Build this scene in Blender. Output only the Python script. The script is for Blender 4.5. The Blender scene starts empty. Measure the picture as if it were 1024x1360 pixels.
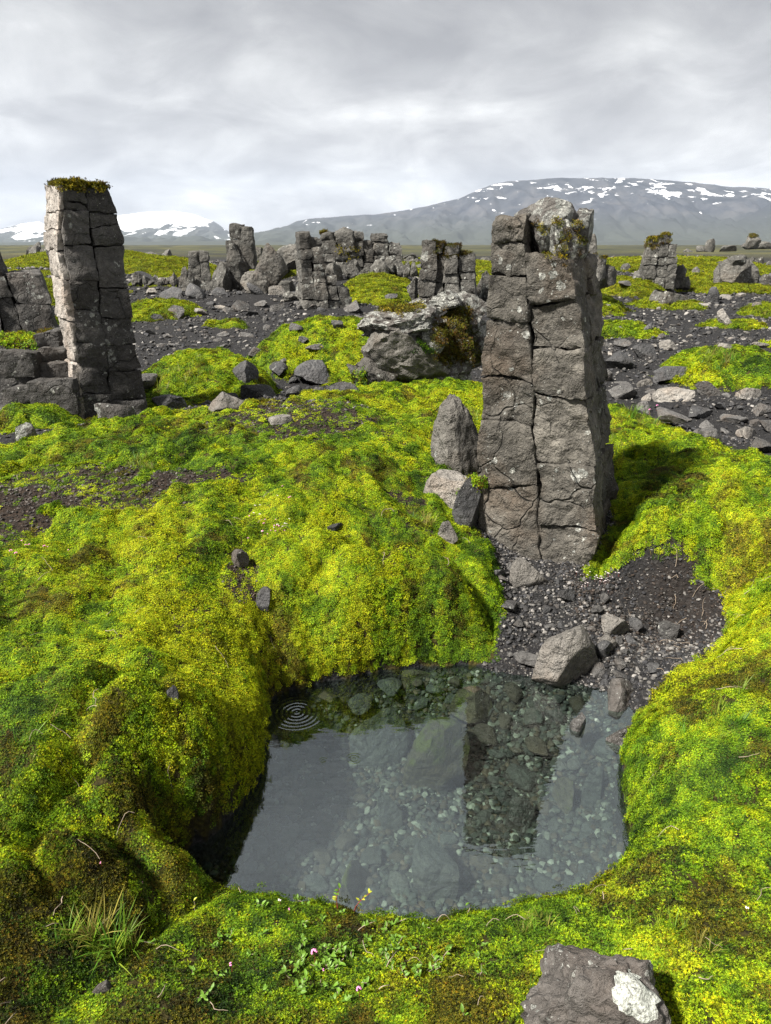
import bpy, bmesh, math, random
import numpy as np
from mathutils import Vector, Matrix, Euler

# ------------------------------------------------------------------ camera, sky, sun, exposure
scene = bpy.context.scene
COL = scene.collection
FPX, PITCH, CAMZ = 950.0, math.radians(20.5), 1.6
cam = bpy.data.objects.new('camera', bpy.data.cameras.new('camera'))
COL.objects.link(cam)
cam.location = (0, 0, CAMZ)
cam.rotation_euler = (math.pi / 2 - PITCH, 0, 0)
cam.data.sensor_fit = 'VERTICAL'
cam.data.sensor_height = 36.0
cam.data.lens = FPX / 1360.0 * 36.0
cam.data.clip_start = 0.05
cam.data.clip_end = 60000
scene.camera = cam

SUN = Vector((-0.56, -0.34, 0.76)).normalized()
EXPO = 1.35
scene.view_settings.view_transform = 'Standard'
scene.view_settings.look = 'None'
scene.view_settings.exposure = EXPO
scene.view_settings.gamma = 1.0
scene.cycles.use_denoising = True
scene.cycles.denoising_prefilter = 'NONE'
scene.render.filter_size = 1.05
scene.cycles.max_bounces = 5
scene.cycles.diffuse_bounces = 3
scene.cycles.glossy_bounces = 3
scene.cycles.transparent_max_bounces = 10
scene.cycles.volume_bounces = 0
scene.cycles.caustics_reflective = False
scene.cycles.caustics_refractive = False
scene.cycles.sample_clamp_indirect = 4.0

sl = bpy.data.lights.new('sun', 'SUN')
sl.energy = 5.0
sl.angle = math.radians(5.0)
sl.color = (1.0, 0.95, 0.87)
so = bpy.data.objects.new('sun', sl)
COL.objects.link(so)
so.rotation_euler = SUN.to_track_quat('Z', 'Y').to_euler()
so.location = (0, 0, 30)


class NT:
    """tiny helper for node trees"""
    def __init__(self, tree):
        self.t = tree
        self.n = tree.nodes
        self.l = tree.links

    def new(self, typ, **kw):
        nd = self.n.new(typ)
        for k, v in kw.items():
            setattr(nd, k, v)
        return nd

    def put(self, sock, v):
        if v is None:
            return
        if isinstance(v, bpy.types.NodeSocket):
            self.l.new(v, sock)
        else:
            if sock.type == 'RGBA' and hasattr(v, '__len__') and len(v) == 3:
                v = (*v, 1)
            sock.default_value = v

    def math(self, op, a, b=None, c=None, clamp=False):
        nd = self.new('ShaderNodeMath', operation=op, use_clamp=clamp)
        for i, v in enumerate((a, b, c)):
            self.put(nd.inputs[i], v)
        return nd.outputs[0]

    def vmath(self, op, a, b=None):
        nd = self.new('ShaderNodeVectorMath', operation=op)
        self.put(nd.inputs[0], a)
        self.put(nd.inputs[1], b)
        return nd.outputs['Value'] if op in ('LENGTH', 'DISTANCE', 'DOT_PRODUCT') else nd.outputs[0]

    def noise(self, vec, scale, detail=4, rough=0.55, dist=0.0):
        nd = self.new('ShaderNodeTexNoise')
        self.put(nd.inputs['Vector'], vec)
        nd.inputs['Scale'].default_value = scale
        nd.inputs['Detail'].default_value = detail
        nd.inputs['Roughness'].default_value = rough
        nd.inputs['Distortion'].default_value = dist
        return nd.outputs['Fac']

    def voronoi(self, vec, scale, feature='F1', out='Distance', rnd=1.0):
        nd = self.new('ShaderNodeTexVoronoi', feature=feature)
        self.put(nd.inputs['Vector'], vec)
        nd.inputs['Scale'].default_value = scale
        nd.inputs['Randomness'].default_value = rnd
        return nd.outputs[out]

    def ramp(self, fac, stops, interp='LINEAR'):
        nd = self.new('ShaderNodeValToRGB')
        self.put(nd.inputs[0], fac)
        cr = nd.color_ramp
        cr.interpolation = interp
        while len(cr.elements) < len(stops):
            cr.elements.new(0.5)
        for e, (p, c) in zip(cr.elements, stops):
            e.position = p
            if not hasattr(c, '__len__'):
                c = (c, c, c)
            e.color = (*c[:3], 1)
        return nd.outputs[0]

    def mix(self, fac, a, b, blend='MIX'):
        nd = self.new('ShaderNodeMix', data_type='RGBA', blend_type=blend)
        self.put(nd.inputs[0], fac)
        self.put(nd.inputs[6], a)
        self.put(nd.inputs[7], b)
        return nd.outputs[2]

    def bump(self, height, strength, distance, normal=None):
        nd = self.new('ShaderNodeBump')
        nd.inputs['Strength'].default_value = strength
        nd.inputs['Distance'].default_value = distance
        self.put(nd.inputs['Height'], height)
        self.put(nd.inputs['Normal'], normal)
        return nd.outputs[0]

    def mapr(self, v, a, b, c=0.0, d=1.0):
        nd = self.new('ShaderNodeMapRange')
        self.put(nd.inputs[0], v)
        for i, x in enumerate((a, b, c, d)):
            nd.inputs[1 + i].default_value = x
        return nd.outputs[0]


# world: Nishita sky almost wholly behind a broken overcast
world = bpy.data.worlds.new('World')
scene.world = world
world.use_nodes = True
w = NT(world.node_tree)
w.n.clear()
sky = w.new('ShaderNodeTexSky', sky_type='NISHITA')
sky.sun_disc = False
sky.sun_elevation = math.asin(SUN.z)
sky.sun_rotation = math.atan2(SUN.x, SUN.y)
tc = w.new('ShaderNodeTexCoord')
sep = w.new('ShaderNodeSeparateXYZ')
w.l.new(tc.outputs['Generated'], sep.inputs[0])
zz = w.math('MAXIMUM', sep.outputs[2], 0.0)
inv = w.math('DIVIDE', 1.0, w.math('ADD', zz, 0.30))
comb = w.new('ShaderNodeCombineXYZ')
w.put(comb.inputs[0], w.math('MULTIPLY', sep.outputs[0], inv))
w.put(comb.inputs[1], w.math('MULTIPLY', sep.outputs[1], inv))
cp = w.vmath('ADD', comb.outputs[0], (3.1, 7.7, 0.4))
n1 = w.noise(cp, 0.95, 6, 0.54, 0.35)
n2 = w.noise(cp, 3.0, 7, 0.6, 0.5)
cl = w.math('ADD', w.math('MULTIPLY', n1, 0.62), w.math('MULTIPLY', n2, 0.38))
shade = w.ramp(cl, [(0.38, (1.75, 1.74, 1.80)), (0.46, (2.35, 2.34, 2.38)), (0.53, (3.2, 3.2, 3.2)), (0.61, (4.6, 4.6, 4.56))])
# the cloud deck is thinner towards the horizon: brighter there, all the way round
hor = w.mapr(zz, 0.0, 0.33, 1.75, 0.80)
shade = w.vmath('MULTIPLY', shade, None)
vm = shade.node
w.l.new(hor, vm.inputs[1])
cov = w.ramp(cl, [(0.60, 1.0), (0.78, 0.86)])
skyc = w.mix(cov, sky.outputs[0], shade)
bg = w.new('ShaderNodeBackground')
bg.inputs['Strength'].default_value = 0.084
w.l.new(skyc, bg.inputs['Color'])
wo = w.new('ShaderNodeOutputWorld')
w.l.new(bg.outputs[0], wo.inputs[0])

# ------------------------------------------------------------------ numpy noise
rng = np.random.default_rng(7)
_perm = rng.permutation(256)
_perm = np.concatenate([_perm, _perm, _perm])
_grad = rng.normal(size=(256, 3))
_grad /= np.linalg.norm(_grad, axis=1)[:, None]


def pn(P):
    P = np.asarray(P, float)
    i = np.floor(P).astype(np.int64)
    f = P - i
    i &= 255
    u = f * f * f * (f * (f * 6 - 15) + 10)
    r = 0
    for dx in (0, 1):
        wx = u[:, 0] if dx else 1 - u[:, 0]
        for dy in (0, 1):
            wy = u[:, 1] if dy else 1 - u[:, 1]
            for dz in (0, 1):
                wz = u[:, 2] if dz else 1 - u[:, 2]
                h = _perm[_perm[_perm[(i[:, 0] + dx) & 255] + ((i[:, 1] + dy) & 255)] + ((i[:, 2] + dz) & 255)]
                g = _grad[h]
                r = r + wx * wy * wz * (g[:, 0] * (f[:, 0] - dx) + g[:, 1] * (f[:, 1] - dy) + g[:, 2] * (f[:, 2] - dz))
    return r * 1.5


def fbm(P, oct=4, gain=0.5, lac=2.03):
    P = np.asarray(P, float)
    a, s, t = 1.0, 0, 0
    for k in range(oct):
        s = s + a * pn(P + 17.3 * k)
        t += a
        a *= gain
        P = P * lac
    return s / t


_g2 = rng.uniform(0, 6.2832, 256)
_g2 = np.stack([np.cos(_g2), np.sin(_g2)], 1)


def pn2(x, y):
    xi, yi = np.floor(x), np.floor(y)
    fx, fy = x - xi, y - yi
    xi, yi = xi.astype(np.int64) & 255, yi.astype(np.int64) & 255
    u = fx * fx * fx * (fx * (fx * 6 - 15) + 10)
    v = fy * fy * fy * (fy * (fy * 6 - 15) + 10)

    def g(dx, dy):
        k = _g2[_perm[_perm[(xi + dx) & 255] + ((yi + dy) & 255)]]
        return k[:, 0] * (fx - dx) + k[:, 1] * (fy - dy)
    a = g(0, 0) * (1 - u) + g(1, 0) * u
    b = g(0, 1) * (1 - u) + g(1, 1) * u
    return (a * (1 - v) + b * v) * 1.5


def n2d(x, y, sc, oct=3, seed=0.0):
    X, Y = x * sc + seed * 3.17, y * sc - seed * 5.7
    a, s, t = 1.0, 0, 0
    for k in range(oct):
        s = s + a * pn2(X + 17.3 * k, Y + 9.1 * k)
        t += a
        a *= .5
        X, Y = X * 2.03, Y * 2.03
    return s / t


def sstep(a, b, v):
    t = np.clip((v - a) / (b - a), 0, 1)
    return t * t * (3 - 2 * t)


CP, SP = math.cos(PITCH), math.sin(PITCH)


def ray(px, py):
    u, v = (px - 512) / FPX, (py - 680) / FPX
    return np.array([u, CP - v * SP, -SP - v * CP])


def at(px, py, z):
    """world point of the sight line through a photo pixel at height z"""
    d = ray(px, py)
    t = (z - CAMZ) / d[2]
    return np.array([d[0] * t, d[1] * t, z])


def atd(px, py, y):
    d = ray(px, py)
    t = y / d[1]
    return np.array([d[0] * t, y, CAMZ + d[2] * t])


# ------------------------------------------------------------------ terrain heights
pool_px = [(352, 965), (362, 928), (400, 912), (480, 896), (560, 884), (630, 884), (700, 902), (765, 908), (805, 922),
           (842, 945), (832, 985), (828, 1040), (838, 1100), (838, 1140), (812, 1178), (760, 1204), (690, 1218),
           (600, 1226), (520, 1232), (440, 1222), (350, 1204), (270, 1190), (228, 1168), (228, 1140), (285, 1108),
           (330, 1058), (352, 1005)]
pool = np.array([at(a, b, 0)[:2] for a, b in pool_px])


def smooth_poly(P, k=5):
    n = len(P)
    out = []
    for i in range(n):
        p0, p1, p2, p3 = P[i - 1], P[i], P[(i + 1) % n], P[(i + 2) % n]
        for t in np.linspace(0, 1, k, endpoint=False):
            out.append(0.5 * ((2 * p1) + (-p0 + p2) * t + (2 * p0 - 5 * p1 + 4 * p2 - p3) * t * t + (-p0 + 3 * p1 - 3 * p2 + p3) * t ** 3))
    return np.array(out)


pool_s = smooth_poly(pool, 3)


def sdist(poly, x, y):
    """signed distance, negative inside"""
    d2 = np.full(x.shape, 1e9)
    ins = np.zeros(x.shape, bool)
    n = len(poly)
    for i in range(n):
        ax, ay = poly[i]
        bx, by = poly[(i + 1) % n]
        ex, ey = bx - ax, by - ay
        t = np.clip(((x - ax) * ex + (y - ay) * ey) / (ex * ex + ey * ey + 1e-12), 0, 1)
        d2 = np.minimum(d2, (x - ax - t * ex) ** 2 + (y - ay - t * ey) ** 2)
        c = ((ay > y) != (by > y)) & (x < (bx - ax) * (y - ay) / (by - ay + 1e-12) + ax)
        ins ^= c
    return np.where(ins, -1, 1) * np.sqrt(d2)


ctrl = [  # photo pixel, height above the water
    (0, 1350, .24), (250, 1350, .20), (512, 1350, .18), (760, 1350, .18), (1020, 1350, .24),
    (260, 1200, .13), (400, 1215, .11), (520, 1225, .10), (650, 1215, .10), (760, 1205, .13), (850, 1180, .17),
    (170, 1125, .21), (90, 1120, .26), (0, 1220, .26), (0, 1000, .38), (0, 850, .46), (0, 720, .53), (0, 640, .55),
    (250, 965, .35), (200, 1000, .35), (290, 985, .31), (150, 930, .43), (120, 1075, .27), (175, 1090, .25),
    (300, 885, .26), (250, 880, .36), (340, 850, .32), (400, 805, .30), (480, 795, .31), (560, 785, .30), (610, 760, .29), (640, 752, .26),
    (300, 740, .45), (450, 700, .46), (550, 680, .42), (600, 680, .37), (300, 660, .55), (450, 620, .58), (560, 590, .54),
    (200, 600, .60), (100, 630, .57), (30, 600, .54), (150, 566, .62), (330, 545, .67), (450, 530, .69), (540, 520, .64),
    (610, 515, .62), (620, 600, .50), (610, 640, .42),
    (690, 742, .19), (745, 752, .19), (660, 790, .15), (680, 850, .08), (760, 850, .08), (760, 800, .13),
    (700, 900, .0), (765, 906, .0), (805, 918, .01), (845, 900, .05), (870, 860, .08),
    (800, 715, .26), (830, 745, .24), (900, 715, .38), (1000, 700, .44), (1000, 640, .47), (1012, 610, .48),
    (900, 640, .44), (850, 600, .44), (815, 545, .46), (920, 575, .46),
    (850, 790, .13), (910, 800, .13), (955, 840, .12), (965, 760, .30), (1005, 800, .30), (900, 870, .10),
    (900, 945, .19), (960, 890, .22), (1010, 870, .26), (930, 1050, .21), (1000, 1150, .23), (1000, 1000, .26), (880, 1000, .19), (870, 1110, .19),
]
CT = [at(a, b, z) for a, b, z in ctrl]
CT += [np.array(p) for p in [(-2, -.6, .25), (0, -.6, .2), (2, -.6, .25), (-2.5, 1, .4), (2.4, 1, .3), (-3.2, 2.5, .5), (3, 2.6, .4),
                             (-2.4, 5.5, .28), (-1.4, 6.0, .25), (-.5, 6.4, .25), (-3.4, 5.2, .3), (-3.4, 3.9, .42), (.3, 7, .45), (-3.3, 6.5, .3),
                             (.8, 3.6, .25), (.75, 4.4, .42), (.9, 5.6, .5), (1.6, 6, .28), (2.4, 5.6, .16), (3.2, 4.8, .15), (2.9, 6.5, .1), (1.5, 7.2, .15), (3.6, 3.6, .3)]]
CT = np.array(CT)


def tps_fit(C, lam=0.004):
    n = len(C)
    d2 = ((C[:, None, :2] - C[None, :, :2]) ** 2).sum(2)
    K = 0.5 * d2 * np.log(d2 + 1e-9) + lam * np.eye(n)
    Pm = np.c_[np.ones(n), C[:, :2]]
    A = np.block([[K, Pm], [Pm.T, np.zeros((3, 3))]])
    return np.linalg.solve(A, np.r_[C[:, 2], 0, 0, 0])


TW = tps_fit(CT)


def tps(x, y):
    r = TW[-3] + TW[-2] * x + TW[-1] * y
    for i in range(len(CT)):
        d2 = (x - CT[i, 0]) ** 2 + (y - CT[i, 1]) ** 2
        r = r + TW[i] * 0.5 * d2 * np.log(d2 + 1e-9)
    return r


def gx(px, d):
    return (px - 512) / FPX * (d * CP + 1.4 * SP)


# moss mounds beyond the near bank: x centre (pixel column), distance, rx, ry, height
mounds = [(452, 9.7, 1.25, 1.4, .60), (268, 7.6, .72, .95, .42), (968, 8.4, .80, .8, .36), (822, 13.4, .75, .8, .16), (888, 19, .9, 1.0, .16),
          (968, 25, 1.8, 1.3, .22), (822, 24, 1.4, 1.8, .45), (210, 17, .9, 1.4, .30), (215, 44, 3.4, 6, .8), (505, 22, 1.35, 3.0, .5),
          (385, 33, 2.2, 5, .9), (250, 30, 2.0, 3, .5), (620, 40, 5, 6, .7), (850, 45, 5, 6, .6), (560, 30, 2, 3, .5), (60, 22, 1.8, 4, .5), (30, 13, .8, 1.2, .35),
          (700, 30, 3, 5, .5), (905, 60, 6, 6, .6), (470, 45, 5, 8, .9), (120, 60, 6, 9, 1.0), (1000, 40, 3, 2, .3), (45, 5.35, .55, .45, .30),
          (212, 6.3, .38, .35, .20), (640, 10.5, 1.0, 1.2, .35), (975, 14.5, .6, .7, .1), (760, 18, 1.2, 1.6, .4), (300, 14, .5, .3, .1),
          (1060, 17, 1.2, 1.2, .2), (-60, 12, 1.6, 2, .4), (1120, 11, 1, 1, .3), (880, 30, 1.4, 1.4, .2), (930, 33, 1.2, 2, .25)]
mounds = [(gx(a, b), b, c, d, e) for a, b, c, d, e in mounds]
raised = [(gx(330, 20.5), 20.5, 3.2, 2.6, .35), (gx(430, 18), 18, 1.6, 1.6, .15), (gx(590, 15), 16, 1.6, 2.2, .25), (gx(480, 27), 27, 4, 4, .5)]


def mound_w(x, y, lst):
    z = np.zeros_like(x)
    m = np.full_like(x, -1.0)
    for cx, cy, rx, ry, h in lst:
        q = np.sqrt(((x - cx) / rx) ** 2 + ((y - cy) / ry) ** 2)
        b = np.clip(1 - q ** 2.2, 0, 1) ** 0.75
        z = np.maximum(z, h * b)
        m = np.maximum(m, 1.06 - q)
    return z, m


def far_base(x, y):
    need = (y > 4.4) | (np.abs(x) > 2.8)
    z, m = np.full(x.shape, .25), np.full(x.shape, -1.0)
    if need.any():
        z[need], m[need] = far_base_(x[need], y[need])
    return z, m


def far_base_(x, y):
    d = np.hypot(x, y)
    z = 0.10 + 0.10 * n2d(x, y, 0.22, 3, 3.3) * sstep(6, 12, d)
    z = z + 0.55 * n2d(x, y, 0.06, 4, 5.1) * sstep(18, 60, d) + 1.2 * n2d(x, y, 0.012, 3, 8.1) * sstep(60, 300, d)
    z = z - 0.4 * sstep(40, 120, d)
    wob = n2d(x, y, 1.1, 2, 1.7) * 0.25
    mz, mm = mound_w(x + wob * .5, y + wob, mounds)
    rz, _ = mound_w(x + wob, y - wob, raised)
    return z + np.maximum(mz, 0) + rz, mm


CUSHIONS = [(*at(255, 985, .33)[:2], .23, .085), (*at(165, 1110, .24)[:2], .16, .06), (*at(545, 800, .30)[:2], .30, .06), (*at(90, 960, .40)[:2], .20, .04),
            (*at(420, 760, .36)[:2], .22, .035), (*at(930, 980, .2)[:2], .22, .04), (*at(880, 725, .34)[:2], .20, .045), (*at(985, 700, .42)[:2], .22, .04), (*at(60, 1200, .25)[:2], .17, .035)]


def H(x, y, detail=True):
    """ground height (vectorised)"""
    x = np.asarray(x, float)
    y = np.asarray(y, float)
    hf, mm = far_base(x, y)
    near = (y < 8.2) & (np.abs(x) < 5.0)
    h = hf.copy()
    if near.any():
        xn, yn = x[near], y[near]
        t = tps(xn, yn)
        t = np.clip(t, -0.02, 0.85)
        wv = (1 - sstep(6.2, 7.8, yn)) * (1 - sstep(2.9, 4.4, np.abs(xn)))
        hn = hf[near]
        base = np.maximum(np.where(wv > 0.5, 0, 0), 0)
        blend = wv * t + (1 - wv) * (np.where(yn < 7, np.maximum(hn, 0.25), hn))
        mzn, _ = mound_w(xn, yn, [m for m in mounds if m[1] < 8])
        blend = np.maximum(blend, wv * (0.12 + mzn) * (mzn > 0.02))
        h[near] = blend
    if detail:
        d = np.hypot(x, y)
        ms = mossy(x, y, mm)
        cush = n2d(x, y, 5.5, 2, 2.2)
        c2 = np.abs(n2d(x, y, 11.0, 2, 6.2))
        dm = (0.034 * cush - 0.012 * c2 + 0.004) * ms
        for cx, cy, rr_, hh_ in CUSHIONS:                 # plump cushions with a crease round them
            q_ = np.hypot(x - cx, y - cy) / rr_
            dm = dm + hh_ * (np.exp(-q_ ** 4 * .9) - .75 * np.exp(-((q_ - 1.25) / .22) ** 2)) * ms
        dg = 0.012 * n2d(x, y, 9, 3, 4.4) * (1 - ms)
        h = h + (dm + dg) * np.clip(d / 1.5, .6, 2.2) * (1 - sstep(60, 150, d))
    pb = (x > -1.6) & (x < 1.6) & (y > 0.9) & (y < 3.2)
    if pb.any():
        xp, yp = x[pb], y[pb]
        s = sdist(pool_s, xp, yp) + 0.018 * n2d(xp, yp, 9, 2, 9.9)
        g = np.maximum(h[pb], 0.004)
        ww = 0.11 + 0.5 * g
        tt = np.clip(s / ww, 0, 1)
        prof = np.sqrt(np.clip(1 - (1 - tt) ** 2.2, 0, 1))
        # gravelly end: a gentle slope into the water, elsewhere a steep wall
        gr = sstep(0.1, 0.5, 1 - np.hypot((xp - 0.66) / 0.75, (yp - 2.45) / 0.5))
        out = g * (prof * (1 - gr) + gr * np.clip(s / .12, 0, 1))
        dep = (0.235 + 0.03 * n2d(xp, yp, 3, 2, 12.0)) * (1 - np.exp(-np.clip(-s, 0, 9) / (0.055 * (1 - gr) + 0.22 * gr)))
        h[pb] = np.where(s >= 0, out, -dep - 0.004)
    return h


def wpoly(lst):
    return np.array([at(a, b, z)[:2] for a, b, z in lst])


shore = wpoly([(575, 893, .0), (660, 868, .06), (672, 800, .14), (655, 745, .19), (625, 700, .3), (700, 640, .3), (800, 640, .35), (812, 700, .28), (770, 765, .18), (850, 772, .15), (900, 785, .14),
               (950, 812, .13), (968, 850, .12), (930, 880, .09), (862, 925, .04), (845, 950, .0), (700, 930, 0)])
nearmoss = np.concatenate([np.array([(-6, -1.5), (-6, 3.6)]),
                           wpoly([(-40, 594, .53), (60, 575, .55), (150, 556, .6), (330, 534, .66), (400, 528, .68), (450, 518, .68), (480, 508, .62), (560, 480, .6), (640, 466, .55)]),
                           np.array([(1.0, 6.4)]), wpoly([(800, 530, .45), (860, 555, .45), (940, 590, .46), (1035, 612, .48)]), np.array([(6, 3.0), (6, -1.5)])])
soil = [(*at(70, 650, .56)[:2], .70, .36), (*at(-60, 690, .54)[:2], .5, .4), (*at(395, 553, .67)[:2], .55, .45), (*at(320, 760, .42)[:2], .10, .10), (*at(250, 640, .56)[:2], .30, .12),
        (*at(540, 650, .5)[:2], .12, .05), (*at(560, 700, .42)[:2], .10, .05)]


def mossy(x, y, mm=None):
    """0..1 moss cover"""
    if mm is None:
        _, mm = far_base(x, y)
    d = np.hypot(x, y)
    wob = 0.07 * n2d(x, y, 4.5, 3, 21.0)
    m = sstep(0.0, 0.12, mm + wob * 1.6 + .26 * n2d(x, y, 1.5, 4, 27.0))
    patch = sstep(0.10, 0.22, n2d(x, y, 0.055, 4, 33.0) + 0.35 * n2d(x, y, .3, 2, 3.0) - 0.13 + 0.17 * sstep(30, 90, d)) * sstep(24, 40, d)
    m = np.maximum(m, patch)
    nr = (y < 8.5) & (np.abs(x) < 7)
    if nr.any():
        xn, yn = x[nr], y[nr]
        wn = wob[nr]
        a = sstep(0.03, -0.05, sdist(nearmoss, xn, yn) + wn)
        s = sstep(-0.01, 0.04, sdist(shore, xn, yn) + wn * .35)
        so_ = np.ones_like(xn)
        for cx, cy, rx, ry in soil:
            q = 1 - np.hypot((xn - cx) / rx, (yn - cy) / ry)
            so_ *= 1 - 0.88 * sstep(-0.05, 0.25, 1.1 * q + 1.0 * n2d(xn, yn, 7, 3, 14.0)) * sstep(-.25, .1, q)
        m[nr] = np.maximum(a * s * so_, m[nr] * (yn > 4.6))
    return m


def hit(px, py):
    """points on the ground seen through photo pixels"""
    px, py = np.atleast_1d(np.asarray(px, float)), np.atleast_1d(np.asarray(py, float))
    u, v = (px - 512) / FPX, (py - 680) / FPX
    D = np.stack([u, CP - v * SP, -SP - v * CP], 1)
    ts = np.geomspace(0.9, 400, 260)
    X = D[:, 0:1] * ts
    Y = D[:, 1:2] * ts
    Z = CAMZ + D[:, 2:3] * ts
    G = H(X.ravel(), Y.ravel(), False).reshape(X.shape)
    below = Z < G
    k = np.where(below.any(1), below.argmax(1), len(ts) - 1)
    k = np.maximum(k, 1)
    i = np.arange(len(px))
    a, b = ts[k - 1], ts[k]
    for _ in range(14):
        m = (a + b) / 2
        g = H(D[:, 0] * m, D[:, 1] * m, False)
        bl = CAMZ + D[:, 2] * m < g
        b = np.where(bl, m, b)
        a = np.where(bl, a, m)
    x, y = D[:, 0] * b, D[:, 1] * b
    return np.stack([x, y, H(x, y)], 1)


def pxm(p):
    """metres per photo pixel at a world point"""
    return (p[1] * CP - (p[2] - CAMZ) * SP) / FPX


# ------------------------------------------------------------------ object helpers
def tag(o, label=None, cat=None, group=None, kind=None):
    if label:
        o['label'] = label
    if cat:
        o['category'] = cat
    if group:
        o['group'] = group
    if kind:
        o['kind'] = kind
    return o


def mesh_from(name, V, F, mat=None, smooth=True, sharp=None):
    me = bpy.data.meshes.new(name)
    V = np.asarray(V, float)
    F = np.asarray(F)
    me.vertices.add(len(V))
    me.vertices.foreach_set('co', V.ravel())
    k = F.shape[1]
    me.loops.add(F.size)
    me.loops.foreach_set('vertex_index', F.ravel().astype(np.int32))
    me.polygons.add(len(F))
    me.polygons.foreach_set('loop_start', np.arange(0, F.size, k, dtype=np.int32))
    me.polygons.foreach_set('loop_total', np.full(len(F), k, dtype=np.int32))
    me.update(calc_edges=True)
    me.validate()
    me.polygons.foreach_set('use_smooth', np.full(len(me.polygons), smooth))
    if sharp:
        me.set_sharp_from_angle(angle=math.radians(sharp))
    if mat:
        me.materials.append(mat)
    return me


def obj(name, me, parent=None, loc=None, rot=None, scale=None):
    o = bpy.data.objects.new(name, me)
    COL.objects.link(o)
    if parent is not None:
        o.parent = parent
    if loc is not None:
        o.location = loc
    if rot is not None:
        o.rotation_euler = rot
    if scale is not None:
        o.scale = scale
    return o


def empty(name, loc, label, cat, group=None, rz=0.0):
    o = bpy.data.objects.new(name, None)
    COL.objects.link(o)
    o.empty_display_size = 0.1
    o.location = loc
    o.rotation_euler = (0, 0, rz)
    return tag(o, label, cat, group)


def attr(me, name, data, typ, dom='POINT'):
    a = me.attributes.new(name, typ, dom)
    key = {'FLOAT': 'value', 'INT': 'value', 'FLOAT_VECTOR': 'vector', 'FLOAT_COLOR': 'color'}[typ]
    a.data.foreach_set(key, np.asarray(data).ravel())


# ------------------------------------------------------------------ materials
def new_mat(name):
    m = bpy.data.materials.new(name)
    m.use_nodes = True
    t = NT(m.node_tree)
    t.n.clear()
    out = t.new('ShaderNodeOutputMaterial')
    return m, t, out


def principled(t, out, color, rough=0.9, normal=None, spec=0.3):
    p = t.new('ShaderNodeBsdfPrincipled')
    t.put(p.inputs['Base Color'], color)
    t.put(p.inputs['Roughness'], rough)
    p.inputs['Specular IOR Level'].default_value = spec
    t.put(p.inputs['Normal'], normal)
    t.l.new(p.outputs[0], out.inputs[0])
    return p


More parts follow.
